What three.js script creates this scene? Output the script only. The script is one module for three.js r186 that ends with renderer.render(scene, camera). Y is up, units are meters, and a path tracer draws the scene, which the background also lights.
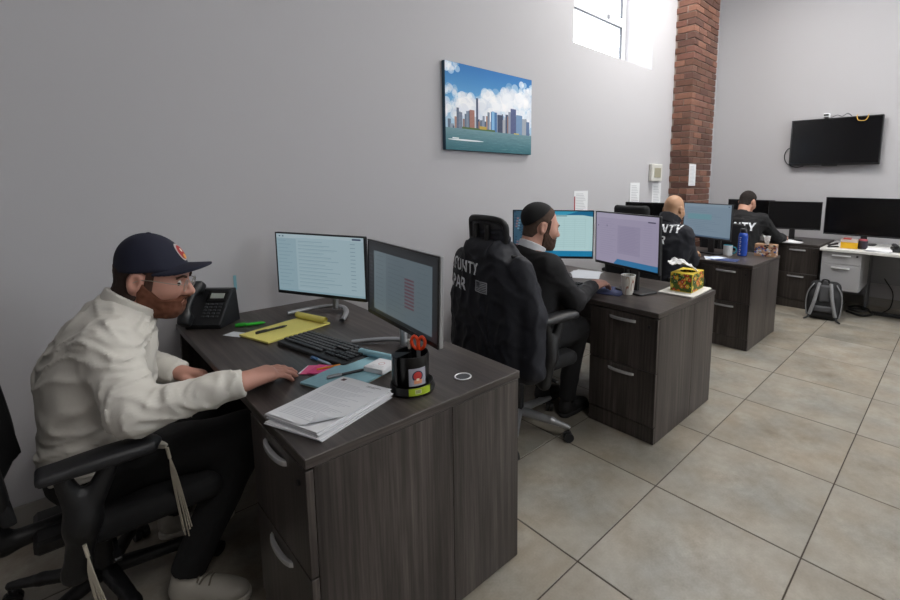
import * as THREE from 'three';
import { mergeGeometries, mergeVertices } from 'three/addons/utils/BufferGeometryUtils.js';
import { RectAreaLightUniformsLib } from 'three/addons/lights/RectAreaLightUniformsLib.js';
import { ImprovedNoise } from 'three/addons/math/ImprovedNoise.js';
import { FontLoader } from 'three/addons/loaders/FontLoader.js';
import { TextGeometry } from 'three/addons/geometries/TextGeometry.js';

// ------------------------------------------------------------------ camera, sky, lights, exposure
// Positions are written (x, y, d): x across the room from the aisle, y up, d the depth into the room (three's z = -d).
const scene = new THREE.Scene();
const camera = new THREE.PerspectiveCamera(THREE.MathUtils.radToDeg(2 * Math.atan(300 / 461.443)), 1.5, 0.05, 60);
{
  const right = new THREE.Vector3(0.72478, 0.007378, -0.688941), up = new THREE.Vector3(-0.096214, 0.991228, -0.090603), back = new THREE.Vector3(0.682229, 0.131953, 0.719133);
  const m = new THREE.Matrix4().makeBasis(right, up, back);
  camera.quaternion.setFromRotationMatrix(m);
  camera.position.set(0, 1.4309, 0);
  camera.setViewOffset(900, 600, -76.23, 58.21, 900, 600);
  camera.updateMatrixWorld(); camera.updateProjectionMatrix();
}
scene.background = new THREE.Color(0.93, 0.97, 1.0);
scene.backgroundIntensity = 8;
RectAreaLightUniformsLib.init();
const PANELS = [            // ceiling light panels: x, d, width, length, radiance
  [-1.5, 4.4, 1.2, 1.2, 23], [1.2, 4.4, 1.2, 1.2, 9], [1.2, 0.8, 1.2, 1.2, 9.5],
];
const CEIL = 4.3;
for (const [x, d, w, l, e] of PANELS) {
  const r = new THREE.RectAreaLight(new THREE.Color(1, 0.965, 0.92), e, w, l);
  r.position.set(x, CEIL - 0.045, -d); r.lookAt(x, 0, -d); r.castShadow = true; scene.add(r);
}
const renderer = new THREE.WebGLRenderer({ antialias: true });
renderer.toneMapping = THREE.LinearToneMapping;
renderer.toneMappingExposure = 0.97;
renderer.shadowMap.enabled = true;

// ------------------------------------------------------------------ helpers
let seed = 12345;
const rnd = () => { seed = (seed * 1664525 + 1013904223) >>> 0; return seed / 4294967296; };
const rr = (a, b) => a + (b - a) * rnd();
const perlin = new ImprovedNoise();
const N = (x, y, z) => perlin.noise(x, y, z);
const used = new Map();
function numbered(n) { const k = used.get(n) ?? 0; used.set(n, k + 1); return k ? n + '_' + String(k).padStart(3, '0') : n; }
const W = (x, y, d) => new THREE.Vector3(x, y, -d);
function M(c, rough = 0.6, metal = 0, extra = {}) {
  return new THREE.MeshPhysicalMaterial({ color: c, roughness: rough, metalness: metal, ...extra });
}
function mesh(name, geo, m, parent = scene) {
  const o = new THREE.Mesh(Array.isArray(geo) ? merge(geo) : geo, m);
  o.name = parent === scene ? numbered(name) : name;
  o.castShadow = o.receiveShadow = true; parent.add(o); return o;
}
function merge(list) {
  const gs = list.map((g) => {
    let h = g.index ? g.toNonIndexed() : g.clone();
    for (const k of Object.keys(h.attributes)) if (!['position', 'normal', 'uv'].includes(k)) h.deleteAttribute(k);
    if (!h.attributes.normal) h.computeVertexNormals();
    if (!h.attributes.uv) h.setAttribute('uv', new THREE.BufferAttribute(new Float32Array(h.attributes.position.count * 2), 2));
    return h;
  });
  return mergeGeometries(gs);
}
function thing(name, label, category, pos = [0, 0, 0], turn = 0, group) {
  const o = new THREE.Group(); o.name = numbered(name); scene.add(o);
  o.position.set(pos[0], pos[1], -pos[2]); o.rotation.y = turn;
  tag(o, label, category, group); return o;
}
function tag(o, label, category, group) { o.userData.label = label; o.userData.category = category; if (group) o.userData.group = group; return o; }
function struct(o, label) { o.userData.kind = 'structure'; if (label) o.userData.label = label; return o; }
function group(name, parent = scene) { const g = new THREE.Group(); g.name = parent === scene ? numbered(name) : name; parent.add(g); return g; }
// chamfered box, centred, 44 triangles, uv in metres; grain: the axis along which v runs
function box(w, h, l, c = 0.0015, grain = 'y') {
  const X = w / 2, Y = h / 2, Z = l / 2; c = Math.min(c, X * 0.9, Y * 0.9, Z * 0.9);
  const pos = [], P = (i, s) => { const e = [X, Y, Z]; return s.map((v, k) => v * (k === i ? e[k] : e[k] - c)); };
  const tri = (a, b, d) => pos.push(...a, ...b, ...d);
  const out = (list) => { // orient away from the centre
    const [a, b, d] = list, n = [0, 0, 0], u = b.map((v, i) => v - a[i]), w2 = d.map((v, i) => v - a[i]);
    n[0] = u[1] * w2[2] - u[2] * w2[1]; n[1] = u[2] * w2[0] - u[0] * w2[2]; n[2] = u[0] * w2[1] - u[1] * w2[0];
    const s = n[0] * a[0] + n[1] * a[1] + n[2] * a[2];
    if (s < 0) list.reverse();
    tri(list[0], list[1], list[2]); if (list.length === 4) tri(list[0], list[2], list[3]);
  };
  for (let i = 0; i < 3; i++) for (const s of [-1, 1]) {
    const j = (i + 1) % 3, k = (i + 2) % 3, q = [[-1, -1], [1, -1], [1, 1], [-1, 1]].map(([a, b]) => { const v = [0, 0, 0]; v[i] = s; v[j] = a; v[k] = b; return P(i, v); });
    out(q);
  }
  for (let i = 0; i < 3; i++) { // edges along axis i
    const j = (i + 1) % 3, k = (i + 2) % 3;
    for (const a of [-1, 1]) for (const b of [-1, 1]) {
      const v0 = [0, 0, 0], v1 = [0, 0, 0]; v0[i] = -1; v1[i] = 1; v0[j] = v1[j] = a; v0[k] = v1[k] = b;
      out([P(j, v0), P(j, v1), P(k, v1), P(k, v0)]);
    }
  }
  for (const a of [-1, 1]) for (const b of [-1, 1]) for (const d of [-1, 1]) out([P(0, [a, b, d]), P(1, [a, b, d]), P(2, [a, b, d])]);
  const g = new THREE.BufferGeometry(); g.setAttribute('position', new THREE.Float32BufferAttribute(pos, 3));
  g.computeVertexNormals(); return metricUV(g, grain);
}
function metricUV(g, grain = 'y', ox = 0, oy = 0) {
  const p = g.attributes.position, n = p.count, uv = new Float32Array(n * 2), ax = { x: 0, y: 1, z: 2 }[grain];
  const a = new THREE.Vector3(), b = new THREE.Vector3(), c = new THREE.Vector3();
  for (let i = 0; i < n; i += 3) {
    a.fromBufferAttribute(p, i); b.fromBufferAttribute(p, i + 1); c.fromBufferAttribute(p, i + 2);
    const nn = b.clone().sub(a).cross(c.clone().sub(a)).toArray().map(Math.abs);
    const k = nn.indexOf(Math.max(...nn)), rest = [0, 1, 2].filter((v) => v !== k);
    let [u, v] = rest; if (rest.includes(ax)) { v = ax; u = rest.find((t) => t !== ax); }
    [a, b, c].forEach((q, t) => { const e = q.toArray(); uv[(i + t) * 2] = e[u] + ox; uv[(i + t) * 2 + 1] = e[v] + oy; });
  }
  g.setAttribute('uv', new THREE.BufferAttribute(uv, 2)); return g;
}
// box given by its limits in (x, y, d)
function bx(x0, x1, y0, y1, d0, d1, c, grain) { return box(x1 - x0, y1 - y0, d1 - d0, c, grain).translate((x0 + x1) / 2, (y0 + y1) / 2, -(d0 + d1) / 2); }
function cyl(r0, r1, h, seg = 24) { return new THREE.CylinderGeometry(r0, r1, h, seg); }
function lathe(pts, seg = 32) { return new THREE.LatheGeometry(pts.map(([x, y]) => new THREE.Vector2(x, y)), seg); }
function tube(pts, r, seg = 24, rad = 8, closed = false) {
  return new THREE.TubeGeometry(new THREE.CatmullRomCurve3(pts.map((p) => (p.isVector3 ? p : new THREE.Vector3(...p))), closed), seg, r, rad, closed);
}
function rod(a, b, r, seg = 10, r2 = r) {
  const A = new THREE.Vector3(...a), B = new THREE.Vector3(...b), g = new THREE.CylinderGeometry(r2, r, A.distanceTo(B), seg);
  g.applyQuaternion(new THREE.Quaternion().setFromUnitVectors(new THREE.Vector3(0, 1, 0), B.clone().sub(A).normalize()));
  return g.translate((A.x + B.x) / 2, (A.y + B.y) / 2, (A.z + B.z) / 2);
}
// rounded slab lying flat: outline in x, z, thickness in y from 0
function slab(shape, h, bevel = 0.002, seg = 2) {
  const g = new THREE.ExtrudeGeometry(shape, { depth: Math.max(h - 2 * bevel, 0.0001), bevelEnabled: bevel > 0, bevelSize: bevel, bevelThickness: bevel, bevelSegments: seg, curveSegments: 10 });
  return g.translate(0, 0, bevel).rotateX(-Math.PI / 2);
}
function rrect(w, h, r) {
  const s = new THREE.Shape(), x = -w / 2, y = -h / 2;
  s.moveTo(x + r, y); s.lineTo(x + w - r, y); s.quadraticCurveTo(x + w, y, x + w, y + r); s.lineTo(x + w, y + h - r); s.quadraticCurveTo(x + w, y + h, x + w - r, y + h);
  s.lineTo(x + r, y + h); s.quadraticCurveTo(x, y + h, x, y + h - r); s.lineTo(x, y + r); s.quadraticCurveTo(x, y, x + r, y); return s;
}
function canvasTex(w, h, draw, srgb = true) {
  const c = document.createElement('canvas'); c.width = w; c.height = h; draw(c.getContext('2d'), w, h);
  const t = new THREE.CanvasTexture(c); if (srgb) t.colorSpace = THREE.SRGBColorSpace; return t;
}
function dataTex(w, h, f, srgb = true) {
  const a = new Uint8Array(w * h * 4);
  for (let y = 0; y < h; y++) for (let x = 0; x < w; x++) { const c = f(x / w, y / h, x, y), i = (y * w + x) * 4; a[i] = c[0]; a[i + 1] = c[1]; a[i + 2] = c[2]; a[i + 3] = 255; }
  const t = new THREE.DataTexture(a, w, h); t.magFilter = THREE.LinearFilter; t.minFilter = THREE.LinearFilter; t.wrapS = t.wrapT = THREE.RepeatWrapping;
  if (srgb) t.colorSpace = THREE.SRGBColorSpace; t.needsUpdate = true; return t;
}
// tileable noise: value in about -1..1 on the unit square
function tn(u, v, fu, fv, z) {
  const a = N(u * fu, v * fv, z), b = N((u - 1) * fu, v * fv, z), c = N(u * fu, (v - 1) * fv, z), e = N((u - 1) * fu, (v - 1) * fv, z);
  return (a * (1 - u) + b * u) * (1 - v) + (c * (1 - u) + e * u) * v;
}
const cl = (v) => Math.max(0, Math.min(255, v));

// ---- distance fields and their surfaces (for people, clothes and other soft things); points in three's axes
const P3 = (x, y, d) => [x, y, -d];
const sm = (a, b, k) => { const h = Math.max(k - Math.abs(a - b), 0) / k; return Math.min(a, b) - h * h * k * 0.25; };
const smx = (a, b, k) => -sm(-a, -b, k);
function cap(a, b, r1, r2 = r1) {
  const [ax, ay, az] = a, dx = b[0] - ax, dy = b[1] - ay, dz = b[2] - az, l = dx * dx + dy * dy + dz * dz || 1e-9;
  return (x, y, z) => {
    const px = x - ax, py = y - ay, pz = z - az; let h = (px * dx + py * dy + pz * dz) / l; h = h < 0 ? 0 : h > 1 ? 1 : h;
    const ex = px - dx * h, ey = py - dy * h, ez = pz - dz * h; return Math.sqrt(ex * ex + ey * ey + ez * ez) - (r1 + (r2 - r1) * h);
  };
}
function ell(c, r) {
  return (x, y, z) => { const a = (x - c[0]) / r[0], b = (y - c[1]) / r[1], e = (z - c[2]) / r[2], k = Math.sqrt(a * a + b * b + e * e), g = Math.sqrt((a / r[0]) ** 2 + (b / r[1]) ** 2 + (e / r[2]) ** 2); return g < 1e-9 ? -Math.min(...r) : k * (k - 1) / g; };
}
function rbox(c, h, r) {
  return (x, y, z) => { const a = Math.abs(x - c[0]) - h[0] + r, b = Math.abs(y - c[1]) - h[1] + r, e = Math.abs(z - c[2]) - h[2] + r; return Math.hypot(Math.max(a, 0), Math.max(b, 0), Math.max(e, 0)) + Math.min(Math.max(a, b, e), 0) - r; };
}
function uni(k, ...f) { return (x, y, z) => { let v = f[0](x, y, z); for (let i = 1; i < f.length; i++) v = sm(v, f[i](x, y, z), k); return v; }; }
// the field f seen in a frame: o origin, axes X Y Z (unit), scale s
function framed(f, o, X, Y, Z, s = 1) {
  return (x, y, z) => { const a = x - o[0], b = y - o[1], c = z - o[2]; return s * f((a * X[0] + b * X[1] + c * X[2]) / s, (a * Y[0] + b * Y[1] + c * Y[2]) / s, (a * Z[0] + b * Z[1] + c * Z[2]) / s); };
}
function surface(f, lo, hi, h) {
  const nx = Math.ceil((hi[0] - lo[0]) / h) + 2, ny = Math.ceil((hi[1] - lo[1]) / h) + 2, nz = Math.ceil((hi[2] - lo[2]) / h) + 2;
  const val = new Float32Array(nx * ny * nz), id = (i, j, k) => (k * ny + j) * nx + i;
  const X = (i) => lo[0] + (i - 0.5) * h, Y = (j) => lo[1] + (j - 0.5) * h, Z = (k) => lo[2] + (k - 0.5) * h;
  for (let k = 0; k < nz; k++) for (let j = 0; j < ny; j++) for (let i = 0; i < nx; i++) {
    const edge = !i || !j || !k || i === nx - 1 || j === ny - 1 || k === nz - 1;
    const v = f(X(i), Y(j), Z(k)); val[id(i, j, k)] = edge ? Math.max(v, h * 0.3) : v;
    if (v > 4 * h && i + 2 < nx - 1 && !edge) { const n = Math.min(Math.floor(v / h) - 3, nx - 2 - i); for (let t = 1; t <= n; t++) val[id(i + t, j, k)] = v - t * h; i += Math.max(n, 0); }
  }
  const at = new Int32Array(nx * ny * nz).fill(-1), pos = [], idx = [];
  const C = [[0, 0, 0], [1, 0, 0], [0, 1, 0], [1, 1, 0], [0, 0, 1], [1, 0, 1], [0, 1, 1], [1, 1, 1]], E = [[0, 1], [2, 3], [4, 5], [6, 7], [0, 2], [1, 3], [4, 6], [5, 7], [0, 4], [1, 5], [2, 6], [3, 7]];
  for (let k = 0; k < nz - 1; k++) for (let j = 0; j < ny - 1; j++) for (let i = 0; i < nx - 1; i++) {
    let m = 0; const v = []; for (let c = 0; c < 8; c++) { v[c] = val[id(i + C[c][0], j + C[c][1], k + C[c][2])]; if (v[c] < 0) m |= 1 << c; }
    if (!m || m === 255) continue;
    let x = 0, y = 0, z = 0, n = 0;
    for (const [a, b] of E) if ((v[a] < 0) !== (v[b] < 0)) { const t = v[a] / (v[a] - v[b]); x += C[a][0] + (C[b][0] - C[a][0]) * t; y += C[a][1] + (C[b][1] - C[a][1]) * t; z += C[a][2] + (C[b][2] - C[a][2]) * t; n++; }
    at[id(i, j, k)] = pos.length / 3; pos.push(X(i) + x / n * h, Y(j) + y / n * h, Z(k) + z / n * h);
  }
  const quad = (a, b, c, e, flip) => { if (a < 0 || b < 0 || c < 0 || e < 0) return; if (flip) idx.push(a, c, b, a, e, c); else idx.push(a, b, c, a, c, e); };
  for (let k = 1; k < nz - 1; k++) for (let j = 1; j < ny - 1; j++) for (let i = 1; i < nx - 1; i++) {
    const s = val[id(i, j, k)] < 0;
    if (s !== val[id(i + 1, j, k)] < 0) quad(at[id(i, j - 1, k - 1)], at[id(i, j, k - 1)], at[id(i, j, k)], at[id(i, j - 1, k)], !s);
    if (s !== val[id(i, j + 1, k)] < 0) quad(at[id(i - 1, j, k - 1)], at[id(i - 1, j, k)], at[id(i, j, k)], at[id(i, j, k - 1)], !s);
    if (s !== val[id(i, j, k + 1)] < 0) quad(at[id(i - 1, j - 1, k)], at[id(i, j - 1, k)], at[id(i, j, k)], at[id(i - 1, j, k)], !s);
  }
  const g = new THREE.BufferGeometry(); g.setAttribute('position', new THREE.Float32BufferAttribute(pos, 3)); g.setIndex(idx); g.computeVertexNormals(); return g;
}
// lay a flat geometry onto the field f: every vertex marches along dir until it is `lift` above the surface
function lay(g, f, dir, lift = 0.0015) {
  const p = g.attributes.position, miss = [];
  for (let i = 0; i < p.count; i++) {
    let x = p.getX(i), y = p.getY(i), z = p.getZ(i), v = 0, s = 0;
    while (s++ < 80) { v = f(x, y, z) - lift; if (Math.abs(v) < 2e-4 || v > 0.8) break; x += dir[0] * v * 0.7; y += dir[1] * v * 0.7; z += dir[2] * v * 0.7; }
    miss[i] = Math.abs(v) > 0.002; p.setXYZ(i, x, y, z);
  }
  if (!g.index && miss.includes(true)) { const a = []; for (let i = 0; i < p.count; i += 3) if (!miss[i] && !miss[i + 1] && !miss[i + 2]) for (let k = 0; k < 3; k++) a.push(p.getX(i + k), p.getY(i + k), p.getZ(i + k)); g = new THREE.BufferGeometry(); g.setAttribute('position', new THREE.Float32BufferAttribute(a, 3)); }
  g.computeVertexNormals(); return g;
}
const norm = (v) => { const l = Math.hypot(...v); return v.map((x) => x / l); }, sub = (a, b) => a.map((v, i) => v - b[i]), add = (a, b, s = 1) => a.map((v, i) => v + b[i] * s);
const cross = (a, b) => [a[1] * b[2] - a[2] * b[1], a[2] * b[0] - a[0] * b[2], a[0] * b[1] - a[1] * b[0]];
const mix = (a, b, t) => a.map((v, i) => v + (b[i] - v) * t);
const font = await new FontLoader().loadAsync('fonts/droid/droid_sans_bold.typeface.json');
function text(str, size, depth = 0.002) { const g = new TextGeometry(str, { font, size, depth, curveSegments: 4, bevelEnabled: false }); g.computeBoundingBox(); const b = g.boundingBox; return g.translate(-(b.min.x + b.max.x) / 2, -(b.min.y + b.max.y) / 2, 0); }

// ------------------------------------------------------------------ materials
const woodTex = dataTex(512, 1024, (u, v) => {
  const s = tn(u, v, 9, 1.5, 3.3) * 0.9 + tn(u, v, 34, 3, 8.1) * 0.8 + tn(u, v, 110, 7, 1.7) * 0.75 + tn(u, v, 230, 26, 5.2) * 0.35;
  const k = s * 32; return [cl(61 + k), cl(55.5 + k * 0.96), cl(53 + k * 0.93)];
});
woodTex.repeat.set(1.6, 0.6);
const woodMat = M(0xffffff, 0.38, 0, { map: woodTex });
const woodMat2 = M(0xdcdad8, 0.42, 0, { map: woodTex });
const wallMat = M(new THREE.Color().setRGB(0.455, 0.45, 0.47), 0.85);
const whiteMat = M(0xe8e8e8, 0.6), blackPlastic = M(0x17181b, 0.45), blackSoft = M(0x15161a, 0.7), darkGloss = M(0x0b0b0d, 0.22);
const steel = M(0xc4c5c8, 0.32, 0.55), silver = M(0xaeb0b4, 0.36, 0.75);
const paperWhite = M(0xe4e5e8, 0.85);

// ------------------------------------------------------------------ the room
const XW = -2.68, XR = 3.4, DF = 6.66, DB = -2.6;
// floor of square tiles over a bed of grout
{
  const floor = struct(group('floor'), 'floor of large square beige grey porcelain tiles with dark joints');
  mesh('grout', bx(XW - 0.4, XR + 0.3, -0.2, -0.0018, DB - 0.3, DF + 0.3), M(0x463f38, 0.95), floor);
  const mk = (z, base) => dataTex(512, 512, (u, v) => {
    const a = tn(u, v, 2.2, 2.2, z), b = tn(u, v, 5, 5, z + 3), c = tn(u, v, 17, 17, z + 7), e = tn(u, v, 70, 70, z + 11);
    const k = a * 24 + b * 19 + c * 12 + e * 9, w = (a - b) * 5; return [cl(base[0] + k + w), cl(base[1] + k), cl(base[2] + k - w)];
  });
  const rough = dataTex(256, 256, (u, v) => { const k = 105 + tn(u, v, 6, 6, 40) * 45 + tn(u, v, 40, 40, 50) * 22; return [cl(k), cl(k), cl(k)]; }, false);
  const mats = [[1.1, [140, 133, 121]], [14.7, [144, 138, 127]], [27.3, [136, 130, 119]], [39.9, [141, 136, 126]]].map(([z, b]) => {
    const t = mk(z, b); t.repeat.set(1 / 0.61, 1 / 0.61); const r = rough.clone(); r.repeat.set(1.4, 1.4); return M(0xffffff, 1, 0, { roughnessMap: r, map: t });
  });
  const S = 0.609, g = box(S - 0.0055, 0.012, S - 0.0055, 0.0012), ox = -0.937 + S / 2, od = 1.283 + S / 2;
  for (let i = -3; i <= 6; i++) for (let j = -6; j <= 8; j++) {
    const x = ox + i * S, d = od + j * S; if (x < XW - 0.35 || d > DF + 0.3) continue;
    const t = mesh('tile', g, mats[Math.floor(rnd() * 4)], floor); t.position.set(x, -0.006, -d); t.rotation.y = Math.floor(rnd() * 4) * Math.PI / 2;
  }
}
// left wall with the high window opening; 0.42 m thick
const WIN = { d0: 3.42, d1: 4.84, y0: 2.66, y1: 3.95 }, XO = XW - 0.42;
{
  const g = [bx(XO, XW, -0.1, CEIL + 0.1, DB - 0.2, WIN.d0, 0), bx(XO, XW, -0.1, CEIL + 0.1, WIN.d1, DF + 0.2, 0), bx(XO, XW, -0.1, WIN.y0, WIN.d0, WIN.d1, 0), bx(XO, XW, WIN.y1, CEIL + 0.1, WIN.d0, WIN.d1, 0)];
  struct(mesh('wall_left', g, wallMat), 'tall grey painted wall behind the row of desks');
  struct(mesh('wall_far', bx(XW, XR, -0.1, CEIL + 0.1, DF, DF + 0.2, 0), wallMat), 'grey painted end wall carrying the television');
  const rw = { d0: 3.0, d1: 6.6, y0: 2.0, y1: 3.9 };   // matching high windows in the wall across the aisle light the row of desks
  struct(mesh('wall_right', [bx(XR, XR + 0.25, -0.1, CEIL + 0.1, DB - 0.2, rw.d0, 0), bx(XR, XR + 0.25, -0.1, CEIL + 0.1, rw.d1, DF + 0.2, 0), bx(XR, XR + 0.25, -0.1, rw.y0, rw.d0, rw.d1, 0), bx(XR, XR + 0.25, rw.y1, CEIL + 0.1, rw.d0, rw.d1, 0)], wallMat));
  struct(mesh('wall_back', bx(XW, XR, -0.1, CEIL + 0.1, DB - 0.2, DB, 0), wallMat));
  struct(mesh('ceiling', bx(XO, XR + 0.25, CEIL, CEIL + 0.2, DB - 0.2, DF + 0.2, 0), M(0xdededc, 0.9)));
  const glass = M(0xffffff, 0.02, 0, { transmission: 1, thickness: 0, ior: 1.5 }), fr = M(0xdfe1e4, 0.4), gask = M(0x4c4f56, 0.5);
  const w = struct(group('window_1'), 'high white framed window in a deep reveal'), xg = XO + 0.04;
  const bar = (a, b, c, e, t = 0.05) => bx(xg - t / 2, xg + t / 2, a, b, c, e, 0.003);
  mesh('frame', [bar(WIN.y0, WIN.y1, WIN.d0, WIN.d0 + 0.06), bar(WIN.y0, WIN.y1, WIN.d1 - 0.06, WIN.d1), bar(WIN.y0, WIN.y0 + 0.06, WIN.d0 + 0.06, WIN.d1 - 0.06), bar(WIN.y1 - 0.06, WIN.y1, WIN.d0 + 0.06, WIN.d1 - 0.06)], fr, w);
  mesh('transom', bar(3.17, 3.26, WIN.d0 + 0.06, WIN.d1 - 0.06, 0.06), fr, w);
  mesh('latch', bx(xg + 0.03, xg + 0.05, 3.19, 3.23, 4.45, 4.48, 0.003), M(0x8d9096, 0.4, 0.5), w);
  for (const [a, b] of [[WIN.y0 + 0.06, 3.17], [3.26, WIN.y1 - 0.06]]) {
    mesh('pane', bx(xg - 0.003, xg + 0.003, a, b, WIN.d0 + 0.06, WIN.d1 - 0.06, 0), glass, w);
    mesh('gasket', [bar(a, b, WIN.d1 - 0.072, WIN.d1 - 0.06, 0.03), bar(b - 0.012, b, WIN.d0 + 0.06, WIN.d1 - 0.072, 0.03)], gask, w);
  }
  const w2 = struct(group('window_2'));
  for (let i = 0; i < 3; i++) {
    const a = rw.d0 + i * 1.2, b = a + 1.2;
    mesh('frame', [bx(XR + 0.1, XR + 0.15, rw.y0, rw.y1, a, a + 0.05, 0.002), bx(XR + 0.1, XR + 0.15, rw.y0, rw.y1, b - 0.05, b, 0.002), bx(XR + 0.1, XR + 0.15, rw.y0, rw.y0 + 0.05, a + 0.05, b - 0.05, 0.002), bx(XR + 0.1, XR + 0.15, rw.y1 - 0.05, rw.y1, a + 0.05, b - 0.05, 0.002)], fr, w2);
    mesh('pane', bx(XR + 0.122, XR + 0.128, rw.y0 + 0.05, rw.y1 - 0.05, a + 0.05, b - 0.05, 0), glass, w2);
  }
  struct(mesh('baseboard_left', bx(XW, XW + 0.012, 0, 0.1, DB, 5.37, 0.003), M(0x8f8c86, 0.6)));
  struct(mesh('baseboard_far', bx(XW, XR, 0, 0.1, DF - 0.012, DF, 0.003), M(0x8f8c86, 0.6)));
  for (const [x, d, pw, l, e] of PANELS) {
    const p = thing('ceiling_panel_light', `square white ceiling light panel ${x < 0 ? 'above the desks' : d > 3 ? 'above the far aisle' : 'above the near aisle'}`, 'ceiling light', [x, CEIL - 0.04, d], 0, 'ceiling light panels');
    const F = 0.03, s = pw / 2, q = l / 2;
    mesh('frame', [bx(-s - F, s + F, 0, 0.04, q, q + F, 0.002), bx(-s - F, s + F, 0, 0.04, -q - F, -q, 0.002), bx(-s - F, -s, 0, 0.04, -q, q, 0.002), bx(s, s + F, 0, 0.04, -q, q, 0.002)], whiteMat, p);
    mesh('diffuser', bx(-s, s, 0.004, 0.03, -q, q, 0), M(0xffffff, 0.5, 0, { emissive: new THREE.Color(1, 0.965, 0.92), emissiveIntensity: 1 }), p);
  }
}
// brick pillar standing against the left wall
{
  const p = tag(struct(group('brick_pillar'), 'tall exposed red brick pillar between the window and the end wall'), 'tall exposed red brick pillar between the window and the end wall');
  p.userData.kind = 'structure';
  const x0 = XW, x1 = -2.44, d0 = 5.37, d1 = 6.04, in_ = 0.012, H = 0.075, J = 0.011;
  mesh('mortar', bx(x0, x1 - in_, 0, CEIL, d0 + in_, d1 - in_, 0), M(0x9d8f86, 0.95), p);
  const bt = dataTex(256, 256, (u, v) => { const k = tn(u, v, 9, 9, 60) * 34 + tn(u, v, 40, 40, 63) * 26; return [cl(205 + k), cl(200 + k), cl(198 + k)]; });
  bt.repeat.set(5, 5);
  const cols = [0x875d50, 0x795546, 0x906758, 0x6e4e44, 0x9c705d, 0x836154].map((c) => M(c, 0.9, 0, { map: bt, bumpMap: bt, bumpScale: 0.004 }));
  const L = 0.213, geos = new Map();
  const brick = (a, b, c, e, y) => {
    const key = [b - a, e - c].map((v) => v.toFixed(3)).join(); if (!geos.has(key)) geos.set(key, box(b - a, H - J, e - c, 0.003));
    const m = mesh('brick', geos.get(key), cols[Math.floor(rnd() * cols.length)], p); m.position.set((a + b) / 2 + rr(-0.002, 0.002), y + H / 2, -(c + e) / 2 + rr(-0.002, 0.002)); return m;
  };
  const T = 0.1;
  for (let k = 0; k < 57; k++) {
    const y = k * H;
    if (k % 2 === 0) { // stretcher to the front, corner shown as header on the side
      brick(x1 - L, x1, d0, d0 + T, y);
      for (let d = d0 + T + J; d < d1 - 0.05; d += L + J) brick(x1 - T, x1, d, Math.min(d + L, d1), y);
    } else {
      brick(x0, x1 - T - J, d0, d0 + T, y);
      for (let d = d0; d < d1 - 0.05; d += L + J) brick(x1 - T, x1, d, Math.min(d + L, d1), y);
    }
  }
}

// ------------------------------------------------------------------ desks
const TOP = 0.744;
function pull(w = 0.165) { // arched bar pull, lying along x, standing out to +z
  const g = slab((() => { const s = new THREE.Shape(); s.moveTo(-w / 2, 0); s.bezierCurveTo(-w * 0.42, 0.022, w * 0.42, 0.022, w / 2, 0); s.lineTo(w / 2 - 0.012, 0); s.bezierCurveTo(w * 0.34, 0.01, -w * 0.34, 0.01, -w / 2 + 0.012, 0); s.closePath(); return s; })(), 0.015, 0.002);
  return g.rotateX(Math.PI).translate(0, 0.0075, 0);
}
const pullGeo = pull();
function desk(label, xR, d0, d1, xL, wood) {
  const D = d1 - d0, o = thing('office_desk', label, 'desk', [(xL + xR) / 2, 0, (d0 + d1) / 2]);
  const w = (xR - xL) / 2, h = D / 2, PW = 0.437, a = w - PW, T0 = TOP - 0.028;    // local x from -w to w, d from -h to h
  mesh('desk_top', bx(-w, w, T0, TOP, -h, h, 0.002, 'x'), wood, o);
  mesh('end_panel', bx(w - 0.02, w - 0.003, 0.003, T0 - 0.003, -h + 0.022, -h + 0.4535, 0.001), wood, o);
  mesh('rear_end_panel', bx(w - 0.02, w - 0.003, 0.003, T0 - 0.003, -h + 0.455, h - 0.004, 0.0015), wood, o);
  mesh('pedestal', bx(a, w - 0.021, 0.003, T0, -h + 0.022, h - 0.12, 0.001), wood, o);
  mesh('plinth', bx(a + 0.004, w - 0.004, 0.003, 0.098, -h + 0.006, -h + 0.021, 0.001), wood, o);
  mesh('wall_side_panel', bx(-w + 0.003, -w + 0.023, 0.003, T0, -h + 0.01, h - 0.004, 0.0015), wood, o);
  mesh('modesty_panel', bx(-w + 0.024, a - 0.001, 0.2, T0, h - 0.14, h - 0.122, 0.001, 'x'), wood, o);
  for (const [y0, y1] of [[0.41, T0 - 0.008], [0.102, 0.405]]) {
    const f = mesh('drawer', bx(a + 0.004, w - 0.004, y0, y1, -h + 0.001, -h + 0.021, 0.0015), wood, o);
    const hd = mesh('handle', pullGeo, steel, f); hd.position.set((a + w) / 2, y1 - 0.036, h - 0.001);
  }
  const lk = mesh('lock', cyl(0.009, 0.009, 0.006, 16).rotateX(Math.PI / 2), blackPlastic, o); lk.position.set(w - 0.05, T0 - 0.055, h + 0.001);
  return o;
}
const XL = -2.655;
const desk1 = desk('dark grey wood desk nearest the viewer, with yellow pad and paper stack on it', -1.118, 0.392, 1.15, XL, woodMat);
const desk2 = desk('dark grey wood desk holding the yellow flowered tissue box and paper cup', -1.106, 2.178, 2.934, XL, woodMat);
const desk3 = desk('dark grey wood desk with the blue water bottle on its corner', -1.226, 4.02, 4.79, XL, woodMat);
const desk4 = desk('dark grey wood desk against the end wall beside the white desk', -1.115, 5.87, 6.63, -2.42, woodMat2);

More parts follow.
